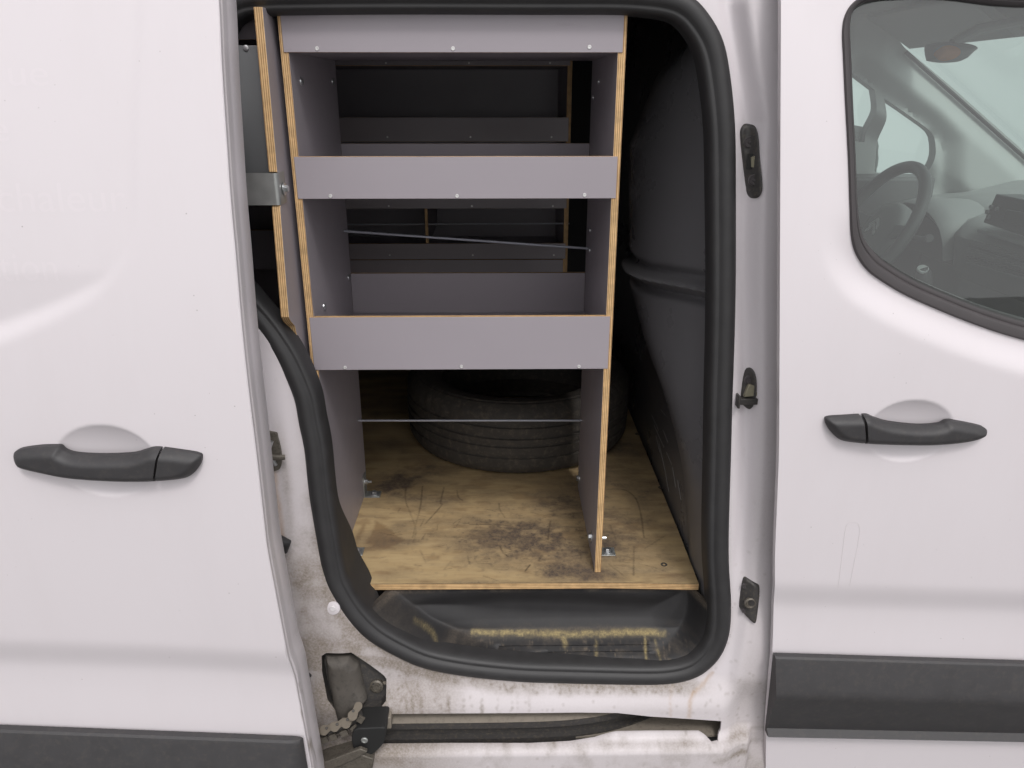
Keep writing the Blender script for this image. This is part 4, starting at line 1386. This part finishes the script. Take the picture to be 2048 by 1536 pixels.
# interior mirror
MY = 0.80
mpoly = catmull([(at(x, y, MY)[0], at(x, y, MY)[2]) for x, y in [(1858, 94), (1861, 118), (1866, 122), (1890, 125), (1912, 124), (1928, 119), (1940, 108), (1952, 96), (1940, 88), (1900, 84), (1870, 86)]], 4, True)
mir = sheet('rear_view_mirror', [tuple(q) for q in mpoly], [], 0.004, pillow(mpoly, 0.004, 0.03, lambda a, b: MY + 0 * a, 0.5, 0.025), MAT['cab'], VAN, rim=0.02, deg=60, label='interior mirror with an orange glint')
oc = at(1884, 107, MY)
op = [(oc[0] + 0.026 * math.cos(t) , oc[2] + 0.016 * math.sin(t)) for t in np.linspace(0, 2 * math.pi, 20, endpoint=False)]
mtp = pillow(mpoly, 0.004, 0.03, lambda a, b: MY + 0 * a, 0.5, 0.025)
sheet('painted_orange_glint', op, [], 0.004, lambda a, b: (mtp(a, b)[0], mtp(a, b)[1] - 0.0008, b), MAT['orange'], mir)  # orange reflection in the mirror, painted on as a flat coloured disc
q = at(1905, 88, MY)
MB().tube([q + np.array([0, 0.0, 0]), (q[0] + 0.05, MY, q[2] + 0.03), (q[0] + 0.16, MY, q[2] + 0.05)], 0.012, 10).build('mirror_stalk', MAT['cab'], mir)

# dashboard: one moulded body with a hood over the dials
def dash_row(Y):
    hood = float(np.exp(-((Y - 1.13) / 0.17) ** 2))
    con = float(smooth(0.44, 0.54, Y) * smooth(1.02, 0.92, Y))
    x0 = 1.33 - 0.02 * hood - 0.13 * con
    z0 = 1.135 + 0.035 * hood
    return [(x0 + 0.10, Y, 0.40), (x0 + 0.05, Y, 0.72), (x0 + 0.015, Y, 0.90), (x0 + 0.03, Y, 0.99), (x0, Y, 1.02), (x0 - 0.015, Y, z0 - 0.035), (x0 + 0.005, Y, z0 - 0.008), (x0 + 0.04, Y, z0 + 0.006),
            (x0 + 0.13, Y, z0 + 0.02), (1.60, Y, 1.195), (1.80, Y, 1.20), (1.80, Y, 0.40)]


db = MB().loft([dash_row(Y) for Y in np.linspace(0.08, 1.44, 40)])
DASH = db.build('dashboard', MAT['cab'], VAN, 40, label='grey dashboard seen through the window')
# instrument hood
hd = []
for k in range(13):
    t = math.pi * k / 12
    hd.append((math.cos(t), math.sin(t) ** 0.7))
rws = []
for xo, sc_, zz in ((1.215, 0.82, 0.0), (1.19, 0.97, 0.006), (1.20, 1.0, 0.010), (1.24, 1.02, 0.016), (1.36, 0.95, 0.02)):
    rws.append([(xo - 0.02 * b_, 1.13 + 0.175 * a_ * sc_, 1.02 + 0.135 * b_ * sc_ + zz) for a_, b_ in hd])
MB().loft(rws).build('dial_hood', MAT['cab'], DASH, 50)
face = [(1.222, 1.13 + 0.165 * a_, 1.015 + 0.125 * b_) for a_, b_ in hd]
MB().add(face, [tuple(range(len(face)))]).build('dial_panel', MAT['cab_dark'], DASH)
# radio with screen, keys and air vents on the centre console
def dpt(x, y, X):
    return atx(x, y, X)


xc = 1.185
rq = [atx(x, y, xc) for x, y in ((1992, 388), (2130, 416), (2125, 500), (1966, 445))]
def plate(name, quad, d, mat, parent, label=None, bevel=0.002):
    b_ = MB()
    Q = [Vector(p_) for p_ in quad]
    n_ = (Q[1] - Q[0]).cross(Q[3] - Q[0]).normalized()
    if n_.x > 0:
        n_ = -n_
    b_.add([*Q, *[p_ - n_ * 0.06 for p_ in Q]], [(0, 1, 2, 3), (7, 6, 5, 4), (0, 4, 5, 1), (1, 5, 6, 2), (2, 6, 7, 3), (3, 7, 4, 0)])
    return b_.build(name, MAT[mat], parent, 30, bevel=bevel, label=label)


radio = plate('radio', rq, 0.06, 'cab_dark', VAN)
plate('radio_screen', [atx(x, y, xc - 0.004) for x, y in ((2014, 418), (2110, 437), (2108, 470), (2002, 443))], 0.06, 'screen', radio)
for x, y in ((1976, 424), (1984, 414), (1978, 434), (1996, 418)):
    q = atx(x, y, xc - 0.004)
    MB().lathe([(0.006, 0), (0.005, 0.005)], q, (-1, 0, 0.1), 10).build('radio_knob', MAT['cab'], radio)
plate('console_ledge', [atx(x, y, xc - 0.012) for x, y in ((1955, 458), (2120, 508), (2120, 516), (1952, 464))], 0.06, 'trim', DASH)
for k in range(5):
    y0 = 478 + k * 11
    plate('vent_slat', [atx(x, y, xc - 0.002) for x, y in ((1940 - 2 * k, y0), (2110, y0 + 52), (2110, y0 + 56), (1939 - 2 * k, y0 + 4))], 0.06, 'cab_dark' if k % 2 else 'cab', DASH, bevel=0.0)

# steering wheel
WC = Vector(at(1748, 452, 1.12))
WT = math.radians(27)
wa = Vector((-math.cos(WT), 0, math.sin(WT)))           # towards the driver
wu = Vector((math.sin(WT), 0, math.cos(WT)))
wy = Vector((0, 1, 0))
R_W = 0.182
ring = [WC + (wu * math.sin(t) + wy * math.cos(t)) * R_W for t in np.linspace(0, 2 * math.pi, 64, endpoint=False)]
WHEEL = MB().tube(ring, 0.0165, 14, closed=True).build('steering_wheel', MAT['leather'], VAN, 70, label='black steering wheel behind the window')
hub = MB()
for r_, d_ in ((0.088, -0.03), (0.090, -0.01), (0.084, 0.008), (0.066, 0.018), (0.035, 0.023)):
    pass
hub.lathe([(0.086, -0.035), (0.088, -0.012), (0.080, 0.006), (0.058, 0.016), (0.030, 0.020)], WC - wa * 0.02, wa, 28)
hub.build('hub', MAT['cab'], WHEEL, 60)
for t in (math.radians(5), math.radians(175), math.radians(270)):
    d_ = wu * math.sin(t) + wy * math.cos(t)
    e_ = wa.cross(d_).normalized()
    a_, b_ = WC - wa * 0.026 + d_ * 0.06, WC - wa * 0.004 + d_ * (R_W - 0.004)
    MB().loft([[a_ - e_ * 0.022 + wa * 0.008, a_ + e_ * 0.022 + wa * 0.008, a_ + e_ * 0.022 - wa * 0.008, a_ - e_ * 0.022 - wa * 0.008], [b_ - e_ * 0.014 + wa * 0.006, b_ + e_ * 0.014 + wa * 0.006, b_ + e_ * 0.014 - wa * 0.006, b_ - e_ * 0.014 - wa * 0.006]], closed=True).build('spoke', MAT['cab'], WHEEL, 40, bevel=0.003)
for k, off in enumerate((0.006, -0.012)):
    ch_pts = [(-0.026, -0.012), (0, 0.010), (0.026, -0.012), (0.026, -0.004), (0.012, 0.010), (0, 0.020), (-0.012, 0.010), (-0.026, -0.004)]
    V_ = [WC + wa * 0.003 + wy * (-a_) + wu * (b_ + off) for a_, b_ in ch_pts]
    V2 = [p_ - wa * 0.014 for p_ in V_]
    n_ = len(V_)
    MB().add([*V_, *V2], [tuple(range(n_)), tuple(range(2 * n_ - 1, n_ - 1, -1))] + [(i, n_ + i, n_ + (i + 1) % n_, (i + 1) % n_) for i in range(n_)]).build('emblem_chevron', MAT['chrome'], WHEEL, 30)
# stalk, key ring and gear lever
q = Vector(at(1800, 505, 1.0))
MB().tube([WC + Vector((0.05, -0.03, -0.02)), WC + Vector((0.06, -0.16, -0.01)), WC + Vector((0.055, -0.20, 0.0))], [0.008, 0.008, 0.011], 10).build('indicator_stalk', MAT['cab_dark'], VAN)
g0 = np.array(at(1850, 548, 0.78))
gl_ = MB().tube([g0 + np.array([0.02, 0.0, -0.25]), g0 + np.array([0.01, 0, -0.03]), g0 + np.array([-0.005, 0, 0.0]), g0 + np.array([-0.01, 0, 0.016])], [0.012, 0.013, 0.020, 0.012], 14).build('gear_lever', MAT['cab_dark'], VAN, 60, label='gear lever low behind the window')
MB().lathe([(0.014, 0), (0.013, 0.004)], g0 + np.array([-0.010, -0.004, 0.012]), (-0.2, -0.5, 0.8), 16).build('knob_cap', MAT['chrome'], gl_)
# far door card top, outside mirror
q = at(1742, 322, CAB_Y + 0.09)
om = catmull([(q[0] - 0.16, q[2] + 0.10), (q[0] - 0.02, q[2] + 0.10), (q[0] + 0.012, q[2] + 0.06), (q[0] + 0.022, q[2] - 0.01), (q[0] + 0.018, q[2] - 0.07), (q[0] - 0.02, q[2] - 0.09), (q[0] - 0.16, q[2] - 0.09)], 4, True)
sheet('door_mirror', [tuple(z_) for z_ in om], [], 0.012, pillow(om, 0.01, 0.04, lambda a, b: q[1] + 0 * a, 0.5, 0.05), MAT['cab_dark'], VAN, rim=0.05, deg=60, label='outside mirror on the far side')
MB().box(0.40, 1.32, 1.30, 1.42, 0.45, at(1760, 352, 1.34)[2]).build('door_card', MAT['cab_dark'], VAN, bevel=0.01)
MB().box(0.45, 1.8, 0.13, 1.45, 0.42, 0.45).build('cab_floor', MAT['cab_dark'], VAN)
MB().box(1.80, 1.84, 0.02, 1.46, 0.26, 1.20).build('cab_firewall', MAT['cab_dark'], VAN)
MB().box(0.5, 1.30, 0.06, 0.10, 0.30, at(1900, 680, 0.1)[2] - 0.03).build('near_door_card', MAT['cab_dark'], FRONT)

# ================================================================== PLYWOOD FLOOR
FZ = 0.597
fl_poly = [(-1.2, 1.48), (-1.2, 0.24), (-0.42, 0.24)] + [(atz(x, y, FZ)[0], atz(x, y, FZ)[1]) for x, y in ((640, 1090), (664, 1130), (722, 1168))] + [(0.20, 0.128), (0.364, 0.121), (0.366, 0.30), (0.364, 1.48)]
near_floor = [(-0.34, 0.10), (0.38, 0.10), (0.38, 0.62), (-0.34, 0.62)]


def fline(pts):
    return [(atz(x, y, FZ)[0], atz(x, y, FZ)[1]) for x, y in pts]


def blob(x, y, px, py, sx, sy):
    c = atz(px, py, FZ)
    return np.exp(-(((x - c[0]) / sx) ** 2 + ((y - c[1]) / sy) ** 2))


def floor_grime(x, y):
    n = fbm(x * 45, y * 45, 5); n2 = fbm(x * 110 + 4, y * 110, 4); n3 = fbm(x * 14, y * 40, 4)
    sm_ = fbm(x * 7 + 3, y * 11 + 2, 4)
    g_ = 0.10 + 0.26 * smooth(0.35, 0.75, n3) + 0.30 * smooth(0.42, 0.68, sm_)
    for px, py, sx, sy, a in ((1085, 1090, 0.10, 0.07, 1.1), (1130, 1145, 0.07, 0.025, 0.9), (1180, 1150, 0.05, 0.02, 0.9), (1010, 1060, 0.10, 0.05, 0.55), (960, 1110, 0.06, 0.05, 0.4), (1130, 1010, 0.08, 0.07, 0.55),
                              (790, 975, 0.06, 0.06, 0.9), (1180, 965, 0.05, 0.05, 0.7), (1250, 1050, 0.05, 0.07, 0.55), (1285, 1000, 0.03, 0.05, 0.6), (830, 940, 0.08, 0.08, 0.6), (1240, 900, 0.09, 0.1, 0.7),
                              (870, 1000, 0.10, 0.04, 0.3), (1215, 1085, 0.02, 0.02, 0.6)):
        g_ = g_ + a * blob(x, y, px, py, sx, sy) * (0.34 + 0.62 * smooth(0.25, 0.75, n)) * 0.82
    g_ = g_ + 0.40 * smooth(0.60, 0.80, n2) * (0.2 + blob(x, y, 1060, 1080, 0.2, 0.12))
    return np.clip(g_, 0, 0.93)


def floor_stain(x, y):
    P = np.stack([x, y], 1)
    s = np.zeros(len(x))
    for poly, a in ((fline([(752, 1040), (772, 1052), (812, 1082), (770, 1100), (728, 1088), (745, 1060)]), 0.55), (fline([(702, 1095), (728, 1040), (735, 1036), (730, 1060), (710, 1095)]), 0.5)):
        d = seg_dist(P, poly, True) * np.where(pip(P, poly), 1, -1)
        s = np.maximum(s, a * smooth(-0.004, 0.006, d + 0.006 * (fbm(x * 150, y * 150, 3) - 0.5)))
    s = np.maximum(s, 0.35 * smooth(0.55, 0.75, fbm(x * 22 + 8, y * 60, 4)) * smooth(0.2, 0.35, fbm(x * 8, y * 8, 2)))
    return np.clip(s, 0, 0.9)


SCR = [([(812, 975), (811, 1000), (818, 1020)], 0.9), ([(845, 972), (842, 1005), (838, 1025)], 1.0), ([(888, 975), (881, 1005), (883, 1011), (850, 1048)], 1.0), ([(914, 980), (917, 995), (926, 1001)], 0.9), ([(998, 1007), (1000, 1020), (1010, 1035)], 0.8),
       ([(1101, 1042), (1098, 1060), (1096, 1080)], 1.0), ([(838, 1025), (825, 1075)], 0.5), ([(818, 1020), (832, 1060), (826, 1085)], 0.5), ([(940, 1049), (985, 1049), (1025, 1052)], 0.8), ([(840, 1100), (852, 1125)], 0.5),
       ([(1060, 1130), (1050, 1143)], 1.2), ([(1000, 1092), (1006, 1105), (1016, 1113)], 1.2), ([(1085, 1110), (1077, 1122), (1090, 1120)], 0.8), ([(1215, 978), (1250, 980), (1272, 998), (1282, 1030), (1286, 1060), (1288, 1075)], 1.0),
       ([(1268, 1095), (1267, 1150)], 0.8), ([(1218, 1128), (1248, 1152)], 0.7), ([(1290, 1097), (1332, 1070)], 0.6), ([(1225, 1122), (1290, 1130), (1335, 1145)], 0.4), ([(1240, 1110), (1285, 1120)], 0.4), ([(1160, 1105), (1162, 1118)], 0.8), ([(1159, 1055), (1160, 1075)], 0.4),
       ([(1175, 1060), (1188, 1130), (1192, 1150)], 0.7), ([(1220, 1050), (1232, 1080)], 0.5), ([(960, 1135), (1010, 1140)], 0.5), ([(745, 1095), (760, 1075)], 0.3), ([(1120, 1052), (1165, 1056)], 0.6)]


def floor_scratch(x, y):
    P = np.stack([x, y], 1)
    s = np.zeros(len(x))
    for pts, a in SCR:
        ln = [tuple(q_) for q_ in catmull(fline(pts), 4)]
        s = np.maximum(s, a * 0.75 * np.exp(-(seg_dist(P, ln) / 0.0016) ** 2) * (0.25 + 1.1 * fbm(x * 140, y * 140, 3)))
    rr = np.random.default_rng(3)
    for k in range(46):
        cx, cy = rr.uniform(-0.28, 0.17), rr.uniform(0.15, 0.42)
        an, le = rr.uniform(-0.6, 0.6) + (1.5 if rr.random() < 0.3 else 0), rr.uniform(0.008, 0.035)
        ln = [(cx, cy), (cx + le * math.cos(an), cy + le * math.sin(an))]
        s = np.maximum(s, 0.45 * np.exp(-(seg_dist(P, ln) / 0.0011) ** 2))
    return np.clip(s, 0, 0.9)


FLOOR = sheet('floor_board', fl_poly[::-1], [], 0.02, lambda a, b: (a, b, FZ + 0 * a), [MAT['floor']], None, deg=30, attrs={'grime': floor_grime, 'stain': floor_stain, 'scratch': floor_scratch}, fine=[(near_floor, 0.0026)])
tag(FLOOR, 'stained scratched plywood board lying on the load floor', 'floor board')
fn = FLOOR.data
if fn.polygons[0].normal.z < 0:
    fn.flip_normals()
lp_ = [(x, y) for x, y in fl_poly]
fe_ = MB()
fe_.loft([[(x, y - 0.0005, FZ - 0.0005) for x, y in lp_], [(x, y - 0.0005, FZ - 0.013) for x, y in lp_]], closed=True)
fe_.build('board_edge', MAT['ply_z'], FLOOR, 30)
for x, y in ((1328, 1129), (1322, 975), (1275, 868)):
    q = atz(x, y, FZ)
    MB().lathe([(0.0065, -0.001), (0.0065, 0.0005), (0.004, 0.0007), (0.002, -0.0005)], q, (0, 0, 1), 18).build('countersunk_screw', MAT['hard'], FLOOR)

# ================================================================== MAIN SHELVING UNIT
Y0, Y1 = 0.16, 0.50
XL0, XL1 = -0.3245, -0.3125
XR0, XR1 = 0.1745, 0.1865
ZT = 1.5655
UNIT = thing('shelf_unit', 'grey laminated plywood shelving unit standing in the open doorway', 'shelving', ((XL0 + XR1) / 2, (Y0 + Y1) / 2, FZ))
UL = board('upright', UNIT, XL0, XL1, Y0, Y1, FZ + 0.0005, ZT, 'X')
UR = board('upright', UNIT, XR0, XR1, Y0, Y1, FZ + 0.0005, ZT, 'X')
LEV = []
for vt, vb, sx in ((22, 105, ((634, 97), (906, 97), (1179, 94))), (313, 397, ((661, 392), (914, 392), (1169, 390))), (633, 738, ((690, 735), (923, 733), (1158, 733)))):
    zt_, zb_ = at(1000, vt, Y0)[2], at(1000, vb, Y0)[2]
    lip = board('front_lip', UNIT, XL1 - 0.007, XR0 + 0.007, Y0 - 0.0015, Y0 + 0.0085, zb_, zt_, 'Y')
    for x, y in sx:
        q = at(x, y, Y0 - 0.0015)
        screw(lip, (q[0], Y0 - 0.0013, max(q[2], zb_ + 0.004)))
    board('shelf', UNIT, XL1 + 0.0003, XR0 - 0.0003, Y0 + 0.009, Y1 - 0.009, zb_ + 0.001, zb_ + 0.010, 'Z')
    if vt > 100:
        board('rear_lip', UNIT, XL1 + 0.0005, XR0 - 0.0005, Y1 - 0.0085, Y1 + 0.0005, zb_, zt_, 'Y')
    LEV.append((zb_, zt_))
for (xa, ya, xb, yb_) in ((693, 462, 1178, 497), (726, 841, 1168, 841)):
    a_, b_ = atx(xa, ya, XL1 - 0.001), atx(xb, yb_, XR0 + 0.001)
    a_[1] = b_[1] = Y1 - 0.035
    pa, pb = at(xa, ya, Y1 - 0.035), at(xb, yb_, Y1 - 0.035)
    MB().tube([(XL1 - 0.002, Y1 - 0.035, pa[2]), (XR0 + 0.002, Y1 - 0.035, pb[2])], 0.0024, 10).build('tie_rod', MAT['rod'], UNIT)
for x, y in ((602, 163), (665, 163), (648, 613), (697, 555)):
    q = atx(x, y, XL1)
    MB().lathe([(0.0065, 0.0), (0.0062, 0.0015), (0.004, 0.0034), (0.0015, 0.0038)], q, (1, 0, 0), 18).build('dome_bolt', MAT['steel'], UNIT)
for x, y in ((1187, 195), (1181, 460), (1180, 500), (1198, 163)):
    q = atx(x, y, XR0)
    MB().lathe([(0.005, 0.0), (0.004, 0.0025)], q, (-1, 0, 0), 16).build('dome_bolt', MAT['steel'], UNIT)


def angle_bracket(x, y, out, tall=True):
    """L-shaped bracket: one leg against the upright, one on the floor board"""
    b_ = MB()
    xa, xb = (x, x + out * 0.0025)
    b_.box(min(xa, xb), max(xa, xb), y - 0.014, y + 0.014, FZ + 0.0006, FZ + 0.052)
    xa, xb = (x + out * 0.0025, x + out * 0.036)
    b_.box(min(xa, xb), max(xa, xb), y - 0.014, y + 0.014, FZ + 0.0006, FZ + 0.0032)
    o = b_.build('angle_bracket', MAT['galv'], UNIT, 30, bevel=0.0006)
    hexbolt('bolt', o, (x + out * 0.0025, y, FZ + 0.034), (out, 0, 0), 0.0058, stud=0.008)
    hexbolt('bolt', o, (x + out * 0.022, y, FZ + 0.0032), (0, 0, 1), 0.0058)
    return o


for px, py in ((757, 990), (722, 1105)):
    q = atz(px, py, FZ)
    angle_bracket(XL1, q[1], 1)
q = atz(1226, 1105, FZ)
angle_bracket(XR1, q[1], 1)
hexbolt('bolt', UNIT, (XR0, q[1], FZ + 0.036), (-1, 0, 0), 0.0066)
q = atz(1215, 985, FZ)
angle_bracket(XR1, q[1], 1)
hexbolt('bolt', UNIT, (XR0, q[1] + 0.002, FZ + 0.036), (-1, 0, 0), 0.0066)

# ================================================================== SECOND UNIT, HIDDEN MOSTLY BY THE SLIDING DOOR
XB1 = XL0 - 0.0085
REAR = thing('shelf_unit', 'rear shelving unit beside the sliding door edge, held by a galvanised bracket', 'shelving', (-0.7, 0.3, FZ))


def edge_y(v):
    return np.interp(v, [0, 340, 640, 900], [0.120, 0.108, 0.088, 0.075])


pts = []
prof_v = [(14, 0.0), (344, 0.0), (346, 0.010), (400, 0.010), (412, 0.002), (420, 0.0), (634, 0.0), (642, 0.008), (652, 0.030), (690, 0.045), (720, 0.06), (900, 0.08), (1060, 0.10)]
for v, off in prof_v:
    Y = float(edge_y(v)) + off
    # height on the plane of the board's right face
    q = atx(545 + (v * 0.06), v, XB1)
    z = at(545 + v * 0.06, v, Y)[2]
    pts.append((Y, z))
poly = pts + [(0.50, FZ + 0.001), (0.50, pts[0][1])]
sp_ = MB().prism([(float(a_), float(b_)) for a_, b_ in poly], XB1 - 0.0125, XB1, axis='X', mi=0, mside=1)
SIDE = sp_.build('side_panel', [MAT['lam'], MAT['ply_x']], REAR, 30, bevel=0.0005)
# grey closing sheet with its screw, left of the panel
xa = XB1 - 0.0128
zA, zB = at(495, 91, 0.155)[2], at(500, 350, 0.155)[2]
cs = MB().box(xa - 0.42, xa, 0.155, 0.160, zB - 0.03, zA).build('closing_sheet', MAT['greysheet'], REAR, bevel=0.0006, label='grey sheet panel with a screw at its top')
q = at(492, 96, 0.155)
MB().lathe([(0.0042, 0.0), (0.004, 0.0015), (0.002, 0.0022)], (q[0], 0.155, q[2]), (0, -1, 0), 16).build('screw', MAT['steel'], cs)
for zc_, hh, yy_ in ((at(500, 500, 0.40)[2], 0.075, 0.40), (at(500, 40, 0.17)[2], 0.05, 0.19)):
    board('front_lip', REAR, xa - 0.42, xa - 0.0002, yy_, yy_ + 0.01, zc_ - hh / 2, zc_ + hh / 2, 'Y')
board('shelf', REAR, xa - 0.42, xa - 0.0002, 0.205, 0.49, zB - 0.045, zB - 0.036, 'Z')
board('back_board', REAR, xa - 0.42, xa - 0.0002, 0.49, 0.50, FZ + 0.001, ZT, 'Y')
# galvanised bracket wrapping round the panel edge
zb0, zb1 = at(540, 410, 0.105)[2], at(540, 346, 0.105)[2]
ybk = float(edge_y(380)) - 0.001
bk = MB()
cor = []
for k in range(7):
    t = math.pi / 2 * k / 6
    cor.append((XB1 + 0.001 - 0.006 + 0.006 * math.sin(t), ybk - 0.002 + 0.006 - 0.006 * math.cos(t)))
line = [(XB1 - 0.30, ybk - 0.002), (XB1 - 0.0055, ybk - 0.002)] + cor + [(XB1 + 0.001, ybk + 0.0045), (XB1 + 0.001, ybk + 0.036)]
L_ = np.array(line)
tg = np.gradient(L_, axis=0); tg /= np.linalg.norm(tg, axis=1)[:, None]
back = L_ + np.stack([-tg[:, 1], tg[:, 0]], 1) * 0.0022
ring_ = [tuple(q_) for q_ in L_] + [tuple(q_) for q_ in back[::-1]]
n_ = len(ring_)
vs_ = [(x, y, zb0) for x, y in ring_] + [(x, y, zb1) for x, y in ring_]
fs_ = [(i, (i + 1) % n_, n_ + (i + 1) % n_, n_ + i) for i in range(n_)]
m_ = len(L_)
for i in range(m_ - 1):
    fs_.append((i, i + 1, n_ - 2 - i, n_ - 1 - i))
    fs_.append((n_ + i, n_ + n_ - 1 - i, n_ + n_ - 2 - i, n_ + i + 1))
bk.add(vs_, fs_)
bko = bk.build('steel_bracket', MAT['galv'], REAR, 30, label='galvanised steel bracket bent round the plywood edge')
hexbolt('bolt', bko, (XB1 + 0.0022, ybk + 0.023, (zb0 + zb1) / 2 - 0.002), (1, 0, 0), 0.0055)

# ================================================================== UNIT ACROSS THE AISLE
YF, YB = 0.98, 1.30
OPP = thing('shelf_unit', 'dim shelving unit on the far wall, seen through the near shelves', 'shelving', (-0.2, 1.14, 0.94))
ox0, ox1 = -0.62, at(1143, 200, YF)[0]
for xx in (ox1 - 0.012, ox0):
    board('upright', OPP, xx, xx + 0.012, YF, YB, 0.94, 1.62, 'X')
board('back_board', OPP, ox0 + 0.0122, ox1 - 0.0122, YB - 0.008, YB, 0.94, 1.62, 'Y')


def ov(v):
    return at(940, v, YF)[2]


for vt, vb, sv in ((70, 131, 126), (235, 283, 274), (372, 417, 412), (487, 518, 510)):
    zt_, zb_ = ov(vt), ov(vb)
    lip = board('front_lip', OPP, ox0 + 0.006, ox1 - 0.006, YF - 0.0015, YF + 0.008, zb_, zt_, 'Y')
    for x in (775, 941, 1103):
        q = at(x + (sv - 275) * 0.02, sv, YF)
        screw(lip, (q[0], YF - 0.0013, q[2]), True)
    board('shelf', OPP, ox0 + 0.0123, ox1 - 0.0123, YF + 0.009, YB - 0.009, zb_ - 0.001, zb_ + 0.007, 'Z')
zb_, zt_ = ov(560), ov(519)
board('front_lip', OPP, ox0 + 0.006, ox1 - 0.006, YF + 0.002, YF + 0.011, ov(590), ov(520), 'Y')
q = at(853, 450, YF)
board('divider', OPP, q[0] - 0.004, q[0] + 0.004, YF + 0.003, YB - 0.01, ov(486), ov(418), 'X')
MB().tube([(ox0 + 0.02, YF + 0.012, ov(450)), (ox1 + 0.004, YF + 0.012, ov(449))], 0.002, 8).build('tie_rod', MAT['rod'], OPP)

# ================================================================== TYRE LYING BEHIND THE SHELVES
TR, TW = 0.292, 0.185
TCX, TCY = 0.042, 0.538 + TR
prof = []
tz = lambda z: z
half = TW / 2
P_ = [(0.205, 0.030), (0.200, 0.018), (0.208, 0.012), (0.235, 0.004), (0.262, 0.002), (0.278, 0.010), (0.2855, 0.022)]
# tread face with four grooves
up = [0.028, 0.050, 0.052, 0.057, 0.059, 0.079, 0.081, 0.086, 0.088, 0.100, 0.102, 0.107, 0.109, 0.128, 0.130, 0.135, 0.137, 0.158]
for i, z in enumerate(up):
    dpt_ = 0.0045 if (i % 4) in (2, 3) else 0.0
    crown = 0.0065 * ((z - half) / half) ** 2
    P_.append((TR - crown - dpt_, z))
P_ += [(0.2855, TW - 0.021), (0.279, TW - 0.011), (0.268, TW - 0.004), (0.262, TW - 0.0045), (0.258, TW - 0.0015), (0.240, TW - 0.0012), (0.222, TW - 0.006), (0.210, TW - 0.012), (0.2015, TW - 0.018), (0.2015, TW - 0.032), (0.215, TW - 0.045)]
SEG = 360
ty = MB().lathe(P_, (TCX, TCY, FZ + 0.001), (0, 0, 1), SEG, cap=False)
co_ = np.array(ty.v); rel = co_ - np.array([TCX, TCY, FZ + 0.001])
th = np.arctan2(rel[:, 1], rel[:, 0]); rad = np.hypot(rel[:, 0], rel[:, 1]); zz_ = rel[:, 2]
tread = rad > 0.270
blk_ = (np.sin(th * 60 + 26 * (zz_ - half)) > 0.72) & tread & ((zz_ < 0.052) | (zz_ > 0.135))
blk2_ = (np.sin(th * 45 - 30 * zz_) > 0.93) & tread & (zz_ > 0.052) & (zz_ < 0.135)
cut = np.where(blk_, 0.0014, np.where(blk2_, 0.0006, 0.0))
k_ = (rad - cut) / rad
ty.v = [(TCX + r_[0] * q_, TCY + r_[1] * q_, v_[2]) for r_, q_, v_ in zip(rel, k_, co_)]
# inner casing
ty.lathe([(0.215, TW - 0.045), (0.255, TW - 0.055), (0.272, half), (0.255, 0.05), (0.205, 0.030)], (TCX, TCY, FZ + 0.001), (0, 0, 1), SEG, cap=False)
TYRE = ty.build('tyre', MAT['tyre'], None, 30)
tag(TYRE, 'worn dusty tyre lying flat on the plywood floor', 'tyre')
